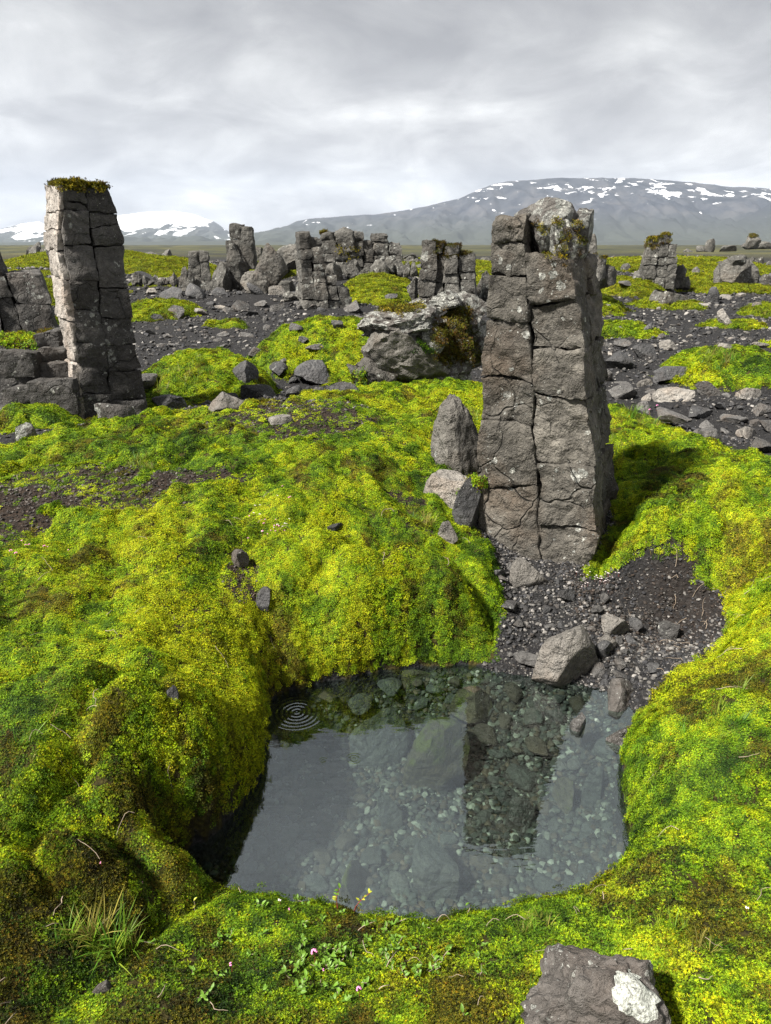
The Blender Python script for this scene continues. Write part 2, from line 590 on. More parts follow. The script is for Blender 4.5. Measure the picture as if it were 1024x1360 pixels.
def rock_material(name, c_dark, c_mid, c_light, lichen=0.0, rough=0.88, sc=1.0, spec=0.3, bump=1.0, brown=0.3, wet=False, moss=0.0, cracks=0.0):
    m, t, out = new_mat(name)
    geo = t.new('ShaderNodeNewGeometry')
    pos = geo.outputs['Position']
    oi = t.new('ShaderNodeObjectInfo')
    big = t.noise(pos, 3.2 * sc, 5, 0.6)
    fine = t.noise(pos, 26 * sc, 6, 0.68)
    grain = t.noise(pos, 110 * sc, 3, 0.6)
    mixv = t.math('ADD', t.math('MULTIPLY', big, 0.5), t.math('MULTIPLY', fine, 0.5))
    col = t.ramp(mixv, [(0.30, c_dark), (0.5, c_mid), (0.68, c_light)])
    bn = t.noise(t.vmath('ADD', pos, (5.0, 2.0, 9.0)), 2.3 * sc, 4, 0.6)
    col = t.mix(t.math('MULTIPLY', t.ramp(bn, [(0.5, 0.0), (0.68, 1.0)]), brown), col, (c_mid[0] * 1.25, c_mid[1] * .98, c_mid[2] * .78))
    tone = t.mapr(oi.outputs['Random'], 0, 1, 0.72, 1.28)
    col = t.vmath('MULTIPLY', col, None)
    cn = col.node
    cb = t.new('ShaderNodeCombineXYZ')
    for i in range(3):
        t.l.new(tone, cb.inputs[i])
    t.l.new(cb.outputs[0], cn.inputs[1])
    col = t.mix(t.ramp(grain, [(0.56, 0.0), (0.70, 0.45)]), col, (c_light[0] * 1.3, c_light[1] * 1.3, c_light[2] * 1.25))
    hgt = t.math('ADD', t.math('MULTIPLY', t.noise(pos, 13 * sc, 7, 0.62, 0.4), 1.0), t.math('MULTIPLY', grain, 0.16))
    # chipped, conchoidal facets
    vor = t.voronoi(t.vmath('ADD', pos, None), 15 * sc, 'F1')
    hgt = t.math('ADD', hgt, t.math('MULTIPLY', t.math('SUBTRACT', 0.5, vor), 0.35))
    if cracks > 0:
        cw = t.new('ShaderNodeVectorMath', operation='MULTIPLY_ADD')
        cn_ = t.new('ShaderNodeTexNoise')
        t.put(cn_.inputs['Vector'], pos)
        cn_.inputs['Scale'].default_value = 6 * sc
        t.l.new(cn_.outputs['Color'], cw.inputs[0])
        cw.inputs[1].default_value = (0.16 / sc,) * 3
        t.l.new(pos, cw.inputs[2])
        crack = t.voronoi(cw.outputs[0], 3.4 * sc, 'DISTANCE_TO_EDGE')
        part = t.ramp(t.noise(pos, 2.6 * sc, 2), [(.45, 0.0), (.6, 1.0)])      # only some of the cracks open
        hgt = t.math('SUBTRACT', hgt, t.math('MULTIPLY', part, t.ramp(crack, [(0.0, cracks), (0.022, 0.0)])))
    if lichen > 0:
        wv = t.new('ShaderNodeVectorMath', operation='MULTIPLY_ADD')
        nz = t.new('ShaderNodeTexNoise')
        t.put(nz.inputs['Vector'], pos)
        nz.inputs['Scale'].default_value = 30 * sc
        t.l.new(nz.outputs['Color'], wv.inputs[0])
        wv.inputs[1].default_value = (0.035 / sc,) * 3
        t.l.new(pos, wv.inputs[2])
        pat = t.noise(t.vmath('ADD', pos, (11.0, 4.0, 3.0)), 4.5 * sc, 3, 0.6)
        spots = t.voronoi(wv.outputs[0], 17 * sc, 'F1')
        spots2 = t.voronoi(wv.outputs[0], 44 * sc, 'F1')
        mask = t.math('GREATER_THAN', t.math('ADD', pat, t.math('MULTIPLY', t.math('SUBTRACT', 0.30, spots), 0.55)), 0.70 - 0.22 * lichen)
        mask2 = t.math('MULTIPLY', t.math('LESS_THAN', spots2, t.mapr(pat, .4, .7, .05, .24)), t.math('GREATER_THAN', pat, 0.56 - 0.16 * lichen))
        mk = t.math('MAXIMUM', mask, mask2)
        mk = t.math('MULTIPLY', mk, t.ramp(t.noise(pos, 75 * sc, 4, 0.7), [(.36, .15), (.56, .95)]))
        lc = t.ramp(t.noise(pos, 22 * sc, 5, 0.7), [(0.34, (0.17, 0.18, 0.165)), (0.5, (0.33, 0.335, 0.31)), (0.64, (0.52, 0.52, 0.47))])
        col = t.mix(mk, col, lc)
        hgt = t.math('ADD', hgt, t.math('MULTIPLY', mk, 0.08))
    if moss > 0:
        up = t.new('ShaderNodeSeparateXYZ')
        t.l.new(geo.outputs['Normal'], up.inputs[0])
        mv = t.math('ADD', t.noise(pos, 5 * sc, 4, 0.65), t.math('MULTIPLY', up.outputs[2], 0.16))
        col = t.mix(t.math('MULTIPLY', t.ramp(mv, [(0.60, 0.0), (0.68, 1.0)]), moss), col, (0.055, 0.065, 0.012))
    nrm = t.bump(hgt, 1.0 * bump, 0.05 / sc)
    principled(t, out, col, rough, nrm, spec)
    return m


M = {}
M['pillar'] = rock_material('basalt grey', (.026, .024, .021), (.078, .072, .062), (.17, .157, .135), lichen=.34, brown=.7, bump=1.3, cracks=.35)
M['pillar_dark'] = rock_material('basalt charcoal', (.027, .026, .025), (.062, .059, .056), (.12, .113, .105), lichen=.34, bump=1.2, cracks=.35)
M['pillar_far'] = rock_material('basalt weathered', (0.035, 0.034, 0.032), (0.084, 0.081, 0.073), (0.168, 0.161, 0.147), lichen=.5, sc=.45, bump=1.4)
M['pale'] = rock_material('sunlit pale basalt', (.10, .09, .08), (.26, .235, .21), (.42, .39, .355), lichen=.25, brown=.4, bump=1.4)  # brightness of the left pillar's sunlit side put into the base colour
M['crust'] = rock_material('lichen crusted lava', (0.030, 0.028, 0.026), (0.072, 0.066, 0.060), (0.156, 0.150, 0.138), lichen=1.55, brown=.4, bump=1.5)
M['boulder'] = rock_material('grey boulder', (0.110, 0.105, 0.100), (0.220, 0.205, 0.185), (0.360, 0.340, 0.310), lichen=.05, brown=.4, sc=1.5, bump=2.2)
M['boulder_far'] = rock_material('grey brown lava', (0.045, 0.043, 0.038), (0.109, 0.102, 0.091), (0.191, 0.182, 0.162), lichen=.25, brown=.5, sc=.8, bump=1.5)
M['stone'] = rock_material('stone', (0.040, 0.039, 0.038), (0.093, 0.090, 0.087), (0.174, 0.167, 0.158), lichen=.12, sc=2.2, brown=.5, bump=1.8)
M['stone_dark'] = rock_material('dark stone', (0.026, 0.027, 0.028), (0.056, 0.056, 0.058), (0.120, 0.118, 0.116), lichen=.1, sc=1.8, brown=.25, rough=.75, bump=1.6)
M['wet'] = rock_material('wet stone', (0.016, 0.015, 0.014), (0.038, 0.036, 0.034), (0.080, 0.076, 0.072), rough=.28, sc=2.2, spec=.5)
M['sunken'] = rock_material('sunken stone', (0.018, 0.021, 0.021), (0.041, 0.044, 0.042), (0.079, 0.083, 0.076), sc=2.6, brown=.4, rough=.8, bump=1.6)
M['sunken_brown'] = rock_material('sunken brown stone', (0.015, 0.013, 0.010), (0.031, 0.026, 0.020), (0.055, 0.047, 0.037), sc=2.6, brown=.6, rough=.8)
M['sunken_moss'] = rock_material('sunken mossy stone', (0.020, 0.019, 0.013), (0.042, 0.037, 0.024), (0.071, 0.065, 0.043), sc=2, brown=.6, rough=.8, moss=.9, bump=1.6)
M['scoria'] = rock_material('scoria rock', (0.035, 0.031, 0.029), (0.075, 0.068, 0.062), (0.138, 0.127, 0.118), lichen=.5, sc=3.2, bump=1.3)


def ground_material():
    m, t, out = new_mat('ground')
    geo = t.new('ShaderNodeNewGeometry')
    pos = geo.outputs['Position']
    a = t.new('ShaderNodeAttribute', attribute_name='moss')
    b = t.new('ShaderNodeAttribute', attribute_name='soil')
    far = t.new('ShaderNodeAttribute', attribute_name='far')
    n_f = t.noise(pos, 60, 5, 0.7)
    n_m = t.noise(pos, 7, 5, 0.6)
    n_l = t.noise(pos, 0.35, 5, 0.6)
    grav = t.ramp(n_f, [(0.32, (.007, .007, .008)), (0.55, (.019, .0185, .019)), (0.72, (.055, .054, .052))])
    soilc = t.ramp(t.noise(pos, 40, 5, 0.7), [(0.35, (.011, .008, .006)), (0.6, (.028, .019, .013)), (0.75, (.06, .043, .032))])
    col = t.mix(b.outputs['Fac'], grav, soilc)
    mossn = t.ramp(t.noise(pos, 45, 4, 0.65), [(0.3, (.014, .010, .005)), (0.55, (.035, .030, .006)), (0.75, (.08, .075, .010))])
    mossf = t.ramp(n_m, [(0.3, (.035, .036, .010)), (0.5, (.085, .083, .012)), (0.7, (.16, .145, .016))])
    plain = t.ramp(t.noise(pos, 0.02, 5, 0.6), [(0.38, (.022, .024, .020)), (0.5, (.045, .047, .026)), (0.64, (.085, .08, .03))])
    mossc = t.mix(far.outputs['Fac'], mossn, mossf)
    mm = t.math('ADD', a.outputs['Fac'], t.math('MULTIPLY', t.math('SUBTRACT', t.noise(pos, 14, 4, .65), 0.5), 0.9))
    col = t.mix(t.ramp(mm, [(0.40, 0.0), (0.58, 1.0)]), col, mossc)
    pl = t.new('ShaderNodeAttribute', attribute_name='plain')
    col = t.mix(pl.outputs['Fac'], col, plain)
    hgt = t.math('ADD', t.noise(pos, 30, 6, 0.7), t.math('MULTIPLY', t.voronoi(pos, 70), 0.5))
    nrm = t.bump(hgt, 1.0, 0.02)
    principled(t, out, col, 0.95, nrm, 0.2)
    return m


M['ground'] = ground_material()

# ------------------------------------------------------------------ ground sheet
def build_ground():
    ys = [-3.0, -2.0, -1.2, -.6, -.2, .1, .3]
    while ys[-1] < 11000:
        y = ys[-1]
        ys.append(y + (max(0.014, 0.0095 * y) if y < 60 else 0.035 * y))
    ys = np.array(ys)
    nu = 430
    u = np.linspace(-1, 1, nu)
    u = np.sign(u) * (0.75 * np.abs(u) + 0.25 * np.abs(u) ** 3)
    hw = 2.0 + 0.95 * np.abs(ys)
    X = u[None, :] * hw[:, None]
    Y = np.repeat(ys[:, None], nu, 1)
    x, y = X.ravel(), Y.ravel()
    z = H(x, y)
    ny = len(ys)
    idx = np.arange(ny * nu).reshape(ny, nu)
    F = np.stack([idx[:-1, :-1], idx[:-1, 1:], idx[1:, 1:], idx[1:, :-1]], -1).reshape(-1, 4)
    me = mesh_from('ground', np.stack([x, y, z], 1), F, M['ground'])
    ms = mossy(x, y)
    ms = np.where(z < -0.002, 0, ms)
    so_ = np.zeros_like(x)
    for cx, cy, rx, ry in soil:
        so_ = np.maximum(so_, sstep(-.4, .1, 1 - np.hypot((x - cx) / rx, (y - cy) / ry)))
    hx, hy = at(910, 800, .13)[:2]
    so_ = np.maximum(so_, .4 * sstep(.1, .6, 1 - np.hypot((x - hx - .15) / .5, (y - hy) / .35)))
    attr(me, 'moss', ms, 'FLOAT')
    attr(me, 'soil', so_, 'FLOAT')
    d = np.hypot(x, y)
    attr(me, 'far', sstep(8, 20, d), 'FLOAT')
    attr(me, 'plain', sstep(70, 220, d), 'FLOAT')
    o = obj('ground', me)
    tag(o, 'dark gravel and mossy ground running out to the plain', None, None, 'structure')
    return o


build_ground()

# ------------------------------------------------------------------ water
def build_water():
    m, t, out = new_mat('pool water')
    geo = t.new('ShaderNodeNewGeometry')
    pos = geo.outputs['Position']
    hsum = None
    for (px, py, r0, wl, amp) in ((394, 946, .115, .0185, 1.0), (470, 1008, .035, .011, .5), (429, 1010, .022, .010, .4)):
        c = at(px, py, 0)
        r = t.math('ADD', t.vmath('DISTANCE', pos, tuple(c)), t.math('MULTIPLY', t.math('SUBTRACT', t.noise(pos, 9, 1), .5), .006))
        wv = t.math('SINE', t.math('MULTIPLY', r, 2 * math.pi / wl))
        fall = t.mapr(r, r0 * .15, r0, 1.0, 0.0)
        v = t.math('MULTIPLY', t.math('MULTIPLY', wv, t.math('POWER', fall, 0.8)), amp)
        hsum = v if hsum is None else t.math('ADD', hsum, v)
    soft = t.noise(pos, 9, 2, 0.5)
    mp = t.new('ShaderNodeMapping')
    mp.inputs['Scale'].default_value = (14, 46, 1)
    t.l.new(pos, mp.inputs['Vector'])
    fine = t.noise(mp.outputs[0], 1.0, 2, 0.5)
    nb = t.bump(hsum, 0.55, 0.0024)
    nb = t.bump(soft, 0.10, 0.01, nb)
    nb = t.bump(fine, 0.10, 0.004, nb)
    gl = t.new('ShaderNodeBsdfGlossy')
    gl.inputs['Roughness'].default_value = 0.0
    gl.inputs['Color'].default_value = (.88, .97, 1, 1)
    t.l.new(nb, gl.inputs['Normal'])
    tr = t.new('ShaderNodeBsdfTransparent')
    tr.inputs['Color'].default_value = (.80, .92, .86, 1)
    cosv = t.math('ABSOLUTE', t.vmath('DOT_PRODUCT', geo.outputs['Incoming'], nb))
    F0 = 0.175                                            # Schlick, the same from above and from below
    frv = t.math('ADD', F0, t.math('MULTIPLY', 1 - F0, t.math('POWER', t.math('SUBTRACT', 1.0, cosv, clamp=True), 5.0)))
    mx = t.new('ShaderNodeMixShader')
    t.l.new(frv, mx.inputs[0])
    t.l.new(tr.outputs[0], mx.inputs[1])
    t.l.new(gl.outputs[0], mx.inputs[2])
    t.l.new(mx.outputs[0], out.inputs[0])
    # surface outline a little wider than the pool so that it runs in under the banks
    c = pool_s.mean(0)
    P = pool_s + (pool_s - c) / np.linalg.norm(pool_s - c, axis=1)[:, None] * 0.07
    rings = [np.array([c])] + [c + (P - c) * k for k in np.linspace(.15, 1, 7)]
    V = [(c[0], c[1], 0)]
    F = []
    n = len(P)
    for r in rings[1:]:
        V += [(a, b, 0) for a, b in r]
    tris = [(0, 1 + i, 1 + (i + 1) % n) for i in range(n)]
    for k in range(6):
        a, b = 1 + k * n, 1 + (k + 1) * n
        for i in range(n):
            j = (i + 1) % n
            tris += [(a + i, b + i, b + j), (a + i, b + j, a + j)]
    me = mesh_from('pool_water', V, tris, m, True)
    if me.polygons[0].normal.z < 0:
        me.flip_normals()
    tag(obj('pool_water', me), 'clear still water of the pool with ripple rings', None, None, 'structure')


build_water()

# ------------------------------------------------------------------ mountains
def mountain_material(name, snow_lo, snow_hi, snow_bias, cols, streak):
    m, t, out = new_mat(name)
    geo = t.new('ShaderNodeNewGeometry')
    pos = geo.outputs['Position']
    sp = t.new('ShaderNodeSeparateXYZ')
    t.l.new(pos, sp.inputs[0])
    z = sp.outputs[2]
    rock = t.ramp(t.noise(pos, 0.0035, 6, 0.65), [(0.35, cols[0]), (0.5, cols[1]), (0.68, cols[2])])
    green = t.mix(t.mapr(z, 60, 330, 1.0, 0.0), rock, (.050, .056, .046))
    mp = t.new('ShaderNodeMapping')
    mp.inputs['Scale'].default_value = streak
    t.l.new(pos, mp.inputs['Vector'])
    sn = t.noise(mp.outputs[0], 1.0, 4, 0.55, 0.6)
    sn2 = t.noise(pos, 0.0016, 3, 0.5)
    e = t.mapr(z, snow_lo, snow_hi, -0.15, snow_bias)
    v = t.math('ADD', t.math('ADD', sn, e), t.math('MULTIPLY', t.math('SUBTRACT', sn2, 0.5), 0.5))
    fac = t.ramp(v, [(0.60, 0.0), (0.615, 1.0)])
    mp2 = t.new('ShaderNodeMapping')
    mp2.inputs['Scale'].default_value = (.0062, .0006, .0011)
    mp2.inputs['Rotation'].default_value = (0, math.radians(18), 0)
    t.l.new(pos, mp2.inputs['Vector'])
    gully = t.math('ADD', t.noise(mp2.outputs[0], 1.0, 3, .5, .3), t.mapr(z, 220, 640, -.3, 0.0))
    gully = t.math('ADD', gully, t.mapr(sp.outputs[0], 2200, 3600, -.12, .035))      # snow gullies on the right flank
    fac = t.math('MAXIMUM', fac, t.ramp(gully, [(0.625, 0.0), (0.64, 1.0)]))
    col = t.mix(fac, green, (.80, .82, .85))
    principled(t, out, col, 0.9, None, 0.1)
    return m


def mountain(name, label, prof, dist, depth, mat, seed, gul=1.0, nx=360, nz=90, rise=.62):
    """a massif: prof = skyline (photo px, photo py) at distance dist; slopes come towards the plain"""
    prof = np.array(prof, float)
    xs = np.linspace(prof[0, 0], prof[-1, 0], nx)
    top = np.interp(xs, prof[:, 0], prof[:, 1])
    hs = np.array([atd(a, b, dist)[2] for a, b in zip(xs, top)])
    wx = np.array([atd(a, 300, dist)[0] for a in xs])
    v = np.concatenate([np.linspace(0, 1, nz), np.linspace(1.03, 1.5, 16)])
    X = np.repeat(wx[None, :], len(v), 0)
    V = np.repeat(v[:, None], nx, 1)
    Y = dist - depth * (1 - V)
    sh = np.where(V <= 1, V ** (1 / rise), 1 - (V - 1) * 1.6)
    px, py = X.ravel() * .001, Y.ravel() * .001
    gn = np.abs(fbm(np.stack([px * 2.6 + seed, py * .55, V.ravel() * .5 + seed], 1), 5, .55))
    g2 = fbm(np.stack([px * 1.1 + seed, py * 1.1, np.full_like(px, seed)], 1), 4)
    edge = sstep(0, .06, np.repeat(((xs - xs[0]) / (xs[-1] - xs[0]))[None, :], len(v), 0).ravel()) * 1.0
    Z = (sh * hs[None, :]).ravel() + hs.max() * gul * (-.40 * gn + .12 * g2 + .07) * np.clip(np.sin(np.clip(V.ravel(), 0, 1) * math.pi) ** .8 + .1, 0, 1)
    Z = Z - 4.0
    ny = len(v)
    idx = np.arange(ny * nx).reshape(ny, nx)
    F = np.stack([idx[:-1, :-1], idx[:-1, 1:], idx[1:, 1:], idx[1:, :-1]], -1).reshape(-1, 4)
    me = mesh_from(name, np.stack([X.ravel(), Y.ravel(), Z], 1), F, mat)
    tag(obj(name, me), label, None, None, 'structure')


mt_r = mountain_material('mountain rock', 120, 760, .055, ((.022, .026, .036), (.045, .049, .060), (.085, .083, .088)), (.0058, .0030, .020))
mt_n = mountain_material('near slope rock', 500, 1000, -.1, ((.018, .022, .032), (.032, .036, .046), (.055, .058, .065)), (.004, .002, .008))
mt_l = mountain_material('glacier mountain', -60, 330, .30, ((.09, .10, .12), (.13, .135, .15), (.18, .18, .19)), (.0042, .0016, .0030))
mountain('mountain', 'broad dark mountain with scattered snow patches', [(250, 328), (330, 322), (365, 308), (395, 292), (430, 289), (500, 284), (560, 275), (610, 263), (645, 247), (668, 241), (740, 236), (830, 236), (900, 241), (960, 247), (1024, 250), (1150, 262), (1300, 290), (1420, 320)], 9000, 3300, mt_r, 3.0)
mountain('hill_slope', 'dark blue slope dropping towards the plain', [(900, 326), (940, 311), (985, 290), (1024, 266), (1100, 240), (1250, 235), (1400, 260)], 7000, 1500, mt_n, 9.0, .5)
mountain('snow_mountain', 'snow covered glacier mountain under low cloud', [(60, 318), (100, 300), (130, 290), (165, 285), (200, 281), (235, 280), (262, 285), (285, 294), (305, 308), (330, 322)], 10500, 2600, mt_l, 5.0, .8)
mountain('snow_peak', 'small grey peak streaked with snow', [(-160, 320), (-100, 296), (-50, 300), (0, 304), (28, 297), (52, 294), (75, 302), (110, 322)], 10000, 1800, mt_l, 7.0, .8)
mountain('low_ridge', 'long low bluish ridge at the foot of the mountains', [(-300, 324), (-100, 321), (60, 321), (200, 320), (330, 319), (420, 322), (600, 324), (760, 322), (900, 318), (1000, 320), (1300, 322)], 5200, 700, mt_n, 12.0, .3, 240, 30)

# ------------------------------------------------------------------ rock meshes
def ico(sub):
    bm = bmesh.new()
    bmesh.ops.create_icosphere(bm, subdivisions=sub, radius=1)
    bm.verts.ensure_lookup_table()
    V = np.array([v.co[:] for v in bm.verts])
    F = np.array([[v.index for v in f.verts] for f in bm.faces])
    bm.free()
    return V, F


ICO = {k: ico(k) for k in (1, 2, 3, 4, 5)}


def rock_geo(seed, sub=3, planes=9, rough=.06, size=(1, 1, 1), cut=(.42, .74)):
    r = np.random.default_rng(seed)
    V, F = ICO[sub]
    V = V.copy()
    for k in range(planes):
        n = r.normal(size=3)
        n /= np.linalg.norm(n)
        d = r.uniform(*cut)
        s = V @ n - d
        V = V - np.where(s > 0, s * .985, 0)[:, None] * n
    o = r.uniform(-50, 50, 3)
    nv = V / np.linalg.norm(V, axis=1)[:, None]
    V = V + nv * (rough * (1.3 * fbm(V * 1.7 + o, 3) + 1.0 * fbm(V * 5 + o, 3) + .5 * fbm(V * 13 + o, 2)))[:, None]
    V = V * np.array(size)
    return V, F


def rock_mesh(name, seed, mat, sub=3, planes=9, rough=.06, size=(1, 1, 1), cut=(.55, .85), sharp=40):
    V, F = rock_geo(seed, sub, planes, rough, size, cut)
    return mesh_from(name, V, F, mat, True, sharp)


def box_lattice(n):
    """surface verts of a cube -1..1 with n[i] cells per axis"""
    ids = {}
    V = []
    F = []

    def vid(i, j, k):
        key = (i, j, k)
        if key not in ids:
            ids[key] = len(V)
            V.append((2 * i / n[0] - 1, 2 * j / n[1] - 1, 2 * k / n[2] - 1))
        return ids[key]
    for ax in range(3):
        b, c = (ax + 1) % 3, (ax + 2) % 3
        for side in (0, n[ax]):
            for p in range(n[b]):
                for q in range(n[c]):
                    def mk(pp, qq):
                        t = [0, 0, 0]
                        t[ax] = side
                        t[b] = pp
                        t[c] = qq
                        return vid(*t)
                    f = [mk(p, q), mk(p + 1, q), mk(p + 1, q + 1), mk(p, q + 1)]
                    F.append(f if side else f[::-1])
    return np.array(V), np.array(F)


_lat = {}
WANDER = [.035, 4.0]


def block_geo(corners, n, seed, rough=.008, chip=.02):
    """corners: 8 points ordered (x,y,z) bits -> trilinear block with chipped edges and uneven faces"""
    n = tuple(int(max(2, k)) for k in n)
    if n not in _lat:
        _lat[n] = box_lattice(n)
    P, F = _lat[n]
    C = np.asarray(corners, float)
    a = (P + 1) / 2
    Q = np.zeros_like(P)
    for i in range(8):
        wgt = np.ones(len(P))
        for ax in range(3):
            wgt = wgt * (a[:, ax] if (i >> ax) & 1 else 1 - a[:, ax])
        Q += wgt[:, None] * C[i]
    for ax_ in range(3):                                # one slow wander for a whole pillar keeps its joints tight
        Q[:, ax_] += WANDER[0] * fbm(Q * WANDER[1] + 31.7 * ax_, 3)
    cen = C.mean(0)
    ex = np.array([np.linalg.norm(C[1] - C[0]), np.linalg.norm(C[2] - C[0]), np.linalg.norm(C[4] - C[0])])
    dist = (1 - np.abs(P)) * ex / 2                     # metres to each pair of faces
    ds = np.sort(dist, axis=1)
    r = np.random.default_rng(seed)
    o = r.uniform(-60, 60, 3)
    nz = fbm(Q * (2.2 / max(chip * 10, .05)) + o, 3)
    rad = chip * (.45 + 3.2 * np.clip(nz - .05, 0, 1))
    e = np.clip(1 - ds[:, 1] / rad, 0, 1) * (ds[:, 0] < 1e-6)
    dirn = cen - Q
    dirn /= np.linalg.norm(dirn, axis=1)[:, None] + 1e-9
    Q2 = Q + dirn * (e * e * rad * .75)[:, None]
    # face normal direction (dominant axes) in world
    axes = np.array([C[1] - C[0], C[2] - C[0], C[4] - C[0]])
    axes /= np.linalg.norm(axes, axis=1)[:, None]
    wgt = np.clip(np.abs(P) - .999, 0, 1) * 1000 * np.sign(P)
    nrm = wgt @ axes
    nrm /= np.linalg.norm(nrm, axis=1)[:, None] + 1e-9
    sc = 1 / max(ex.min(), .05)
    fr_ = fbm(Q * sc * 2.3 + o, 3)
    step = (np.floor(fr_ * 6 + .5) - fr_ * 6) * .16           # flaked, stepped fracture
    d = rough * (1.5 * fbm(Q * sc * 1.1 + o, 2) + .8 * (np.abs(fr_) - .2) + 1.3 * step + .35 * fbm(Q * sc * 9 + o, 2))
    Q2 = Q2 + nrm * d[:, None]
    return Q2, F


def add_block(parent, corners, res, seed, mat, rough=.008, chip=.02, name='block', origin=None):
    C = np.asarray(corners, float)
    ex = [np.linalg.norm(C[1] - C[0]), np.linalg.norm(C[2] - C[0]), np.linalg.norm(C[4] - C[0])]
    n = [min(30, max(3, round(e / res))) for e in ex]
    V, F = block_geo(C, n, seed, rough, chip)
    cen = C.mean(0)
    me = mesh_from(name, V - cen, F, mat, True, 48)
    base = np.array(parent.location) if parent is not None else np.zeros(3)
    o = obj(name, me, parent, cen - base)
    return o


# ------------------------------------------------------------------ scatter (geometry nodes on a point mesh)
def proto_collection(name, meshes):
    c = bpy.data.collections.new(name)
    for i, me in enumerate(meshes):
        o = bpy.data.objects.new('%s_%02d' % (name, i), me)
        c.objects.link(o)
    return c


def scatter(name, pts, rot, scl, colr, vid, coll, parent=None):
    me = bpy.data.meshes.new(name)
    me.vertices.add(len(pts))
    me.vertices.foreach_set('co', np.asarray(pts, float).ravel())
    attr(me, 'rot', rot, 'FLOAT_VECTOR')
    attr(me, 'scl', scl, 'FLOAT_VECTOR')
    attr(me, 'col', np.c_[colr, np.ones(len(pts))], 'FLOAT_COLOR')
    attr(me, 'vid', vid.astype(np.int32), 'INT')
    o = obj(name, me, parent)
    ng = bpy.data.node_groups.new(name + ' scatter', 'GeometryNodeTree')
    ng.interface.new_socket('Geometry', in_out='INPUT', socket_type='NodeSocketGeometry')
    ng.interface.new_socket('Geometry', in_out='OUTPUT', socket_type='NodeSocketGeometry')
    nd, lk = ng.nodes, ng.links
    gi, go = nd.new('NodeGroupInput'), nd.new('NodeGroupOutput')
    iop = nd.new('GeometryNodeInstanceOnPoints')
    ci = nd.new('GeometryNodeCollectionInfo')
    ci.inputs['Collection'].default_value = coll
    ci.inputs['Separate Children'].default_value = True
    ci.inputs['Reset Children'].default_value = True

    def na(n, ty):
        a = nd.new('GeometryNodeInputNamedAttribute')
        a.data_type = ty
        a.inputs['Name'].default_value = n
        return a.outputs['Attribute']
    lk.new(gi.outputs[0], iop.inputs['Points'])
    lk.new(ci.outputs[0], iop.inputs['Instance'])
    iop.inputs['Pick Instance'].default_value = True
    lk.new(na('vid', 'INT'), iop.inputs['Instance Index'])
    e2r = nd.new('FunctionNodeEulerToRotation')
    lk.new(na('rot', 'FLOAT_VECTOR'), e2r.inputs[0])
    lk.new(e2r.outputs[0], iop.inputs['Rotation'])
    lk.new(na('scl', 'FLOAT_VECTOR'), iop.inputs['Scale'])
    lk.new(iop.outputs[0], go.inputs[0])
    md = o.modifiers.new('scatter', 'NODES')
    md.node_group = ng
    return o


def rot_to_normal(N, spin):
    """euler XYZ that takes +Z to N after a spin about Z"""
    z = N / np.linalg.norm(N, axis=1)[:, None]
    t = np.stack([np.cos(spin), np.sin(spin), np.zeros_like(spin)], 1)
    x = t - (t * z).sum(1)[:, None] * z
    x /= np.linalg.norm(x, axis=1)[:, None]
    y = np.cross(z, x)
    # R columns x,y,z ; R = Rz Ry Rx
    r20, r21, r22 = x[:, 2], y[:, 2], z[:, 2]
    return np.stack([np.arctan2(r21, r22), np.arcsin(np.clip(-r20, -1, 1)), np.arctan2(x[:, 1], x[:, 0])], 1)


def leaf_material(name, trans=.35, rough=.55, spec=.3, fixed=None):
    m, t, out = new_mat(name)
    if fixed is None:
        a = t.new('ShaderNodeAttribute', attribute_name='col', attribute_type='INSTANCER')
        c = a.outputs['Color']
    else:
        c = None
    v = t.new('ShaderNodeAttribute', attribute_name='hue')
    var = t.ramp(v.outputs['Fac'], [(0.0, (.16, .17, .20)), (.25, (.50, .56, .5)), (.5, (.95, 1.0, .9)), (.8, (1.2, 1.25, .9)), (.96, (1.35, 1.3, .8)), (1.0, (1.3, .70, .5))])
    colr = t.mix(1.0, c if c is not None else fixed, var, 'MULTIPLY')
    df = t.new('ShaderNodeBsdfPrincipled')
    t.put(df.inputs['Base Color'], colr)
    df.inputs['Roughness'].default_value = rough
    df.inputs['Specular IOR Level'].default_value = spec
    tl = t.new('ShaderNodeBsdfTranslucent')
    t.l.new(colr, tl.inputs['Color'])
    mx = t.new('ShaderNodeMixShader')
    mx.inputs[0].default_value = trans
    t.l.new(df.outputs[0], mx.inputs[1])
    t.l.new(tl.outputs[0], mx.inputs[2])
    t.l.new(mx.outputs[0], out.inputs[0])
    return m


M['moss'] = leaf_material('moss', .3, .6, .15)
M['grass'] = leaf_material('grass', .35, .5, .3)


def gather(parts):
    V, F, Hh, o = [], [], [], 0
    for v, f, h in parts:
        V.append(v)
        F.append(np.asarray(f) + o)
        Hh.append(np.full(len(v), h) if np.isscalar(h) else h)
        o += len(v)
    return np.concatenate(V), np.concatenate(F), np.concatenate(Hh)


def leaf_quad(base, dirv, up, L, W):
    dirv = dirv / np.linalg.norm(dirv)
    s = np.cross(dirv, up)
    s /= np.linalg.norm(s) + 1e-9
    n = np.cross(s, dirv)
    tip = base + dirv * L - n * L * .12
    mid = base + dirv * L * .5
    return np.array([base, mid + s * W / 2 + n * W * .15, tip, mid - s * W / 2 + n * W * .15]), [[0, 1, 2], [0, 2, 3]]


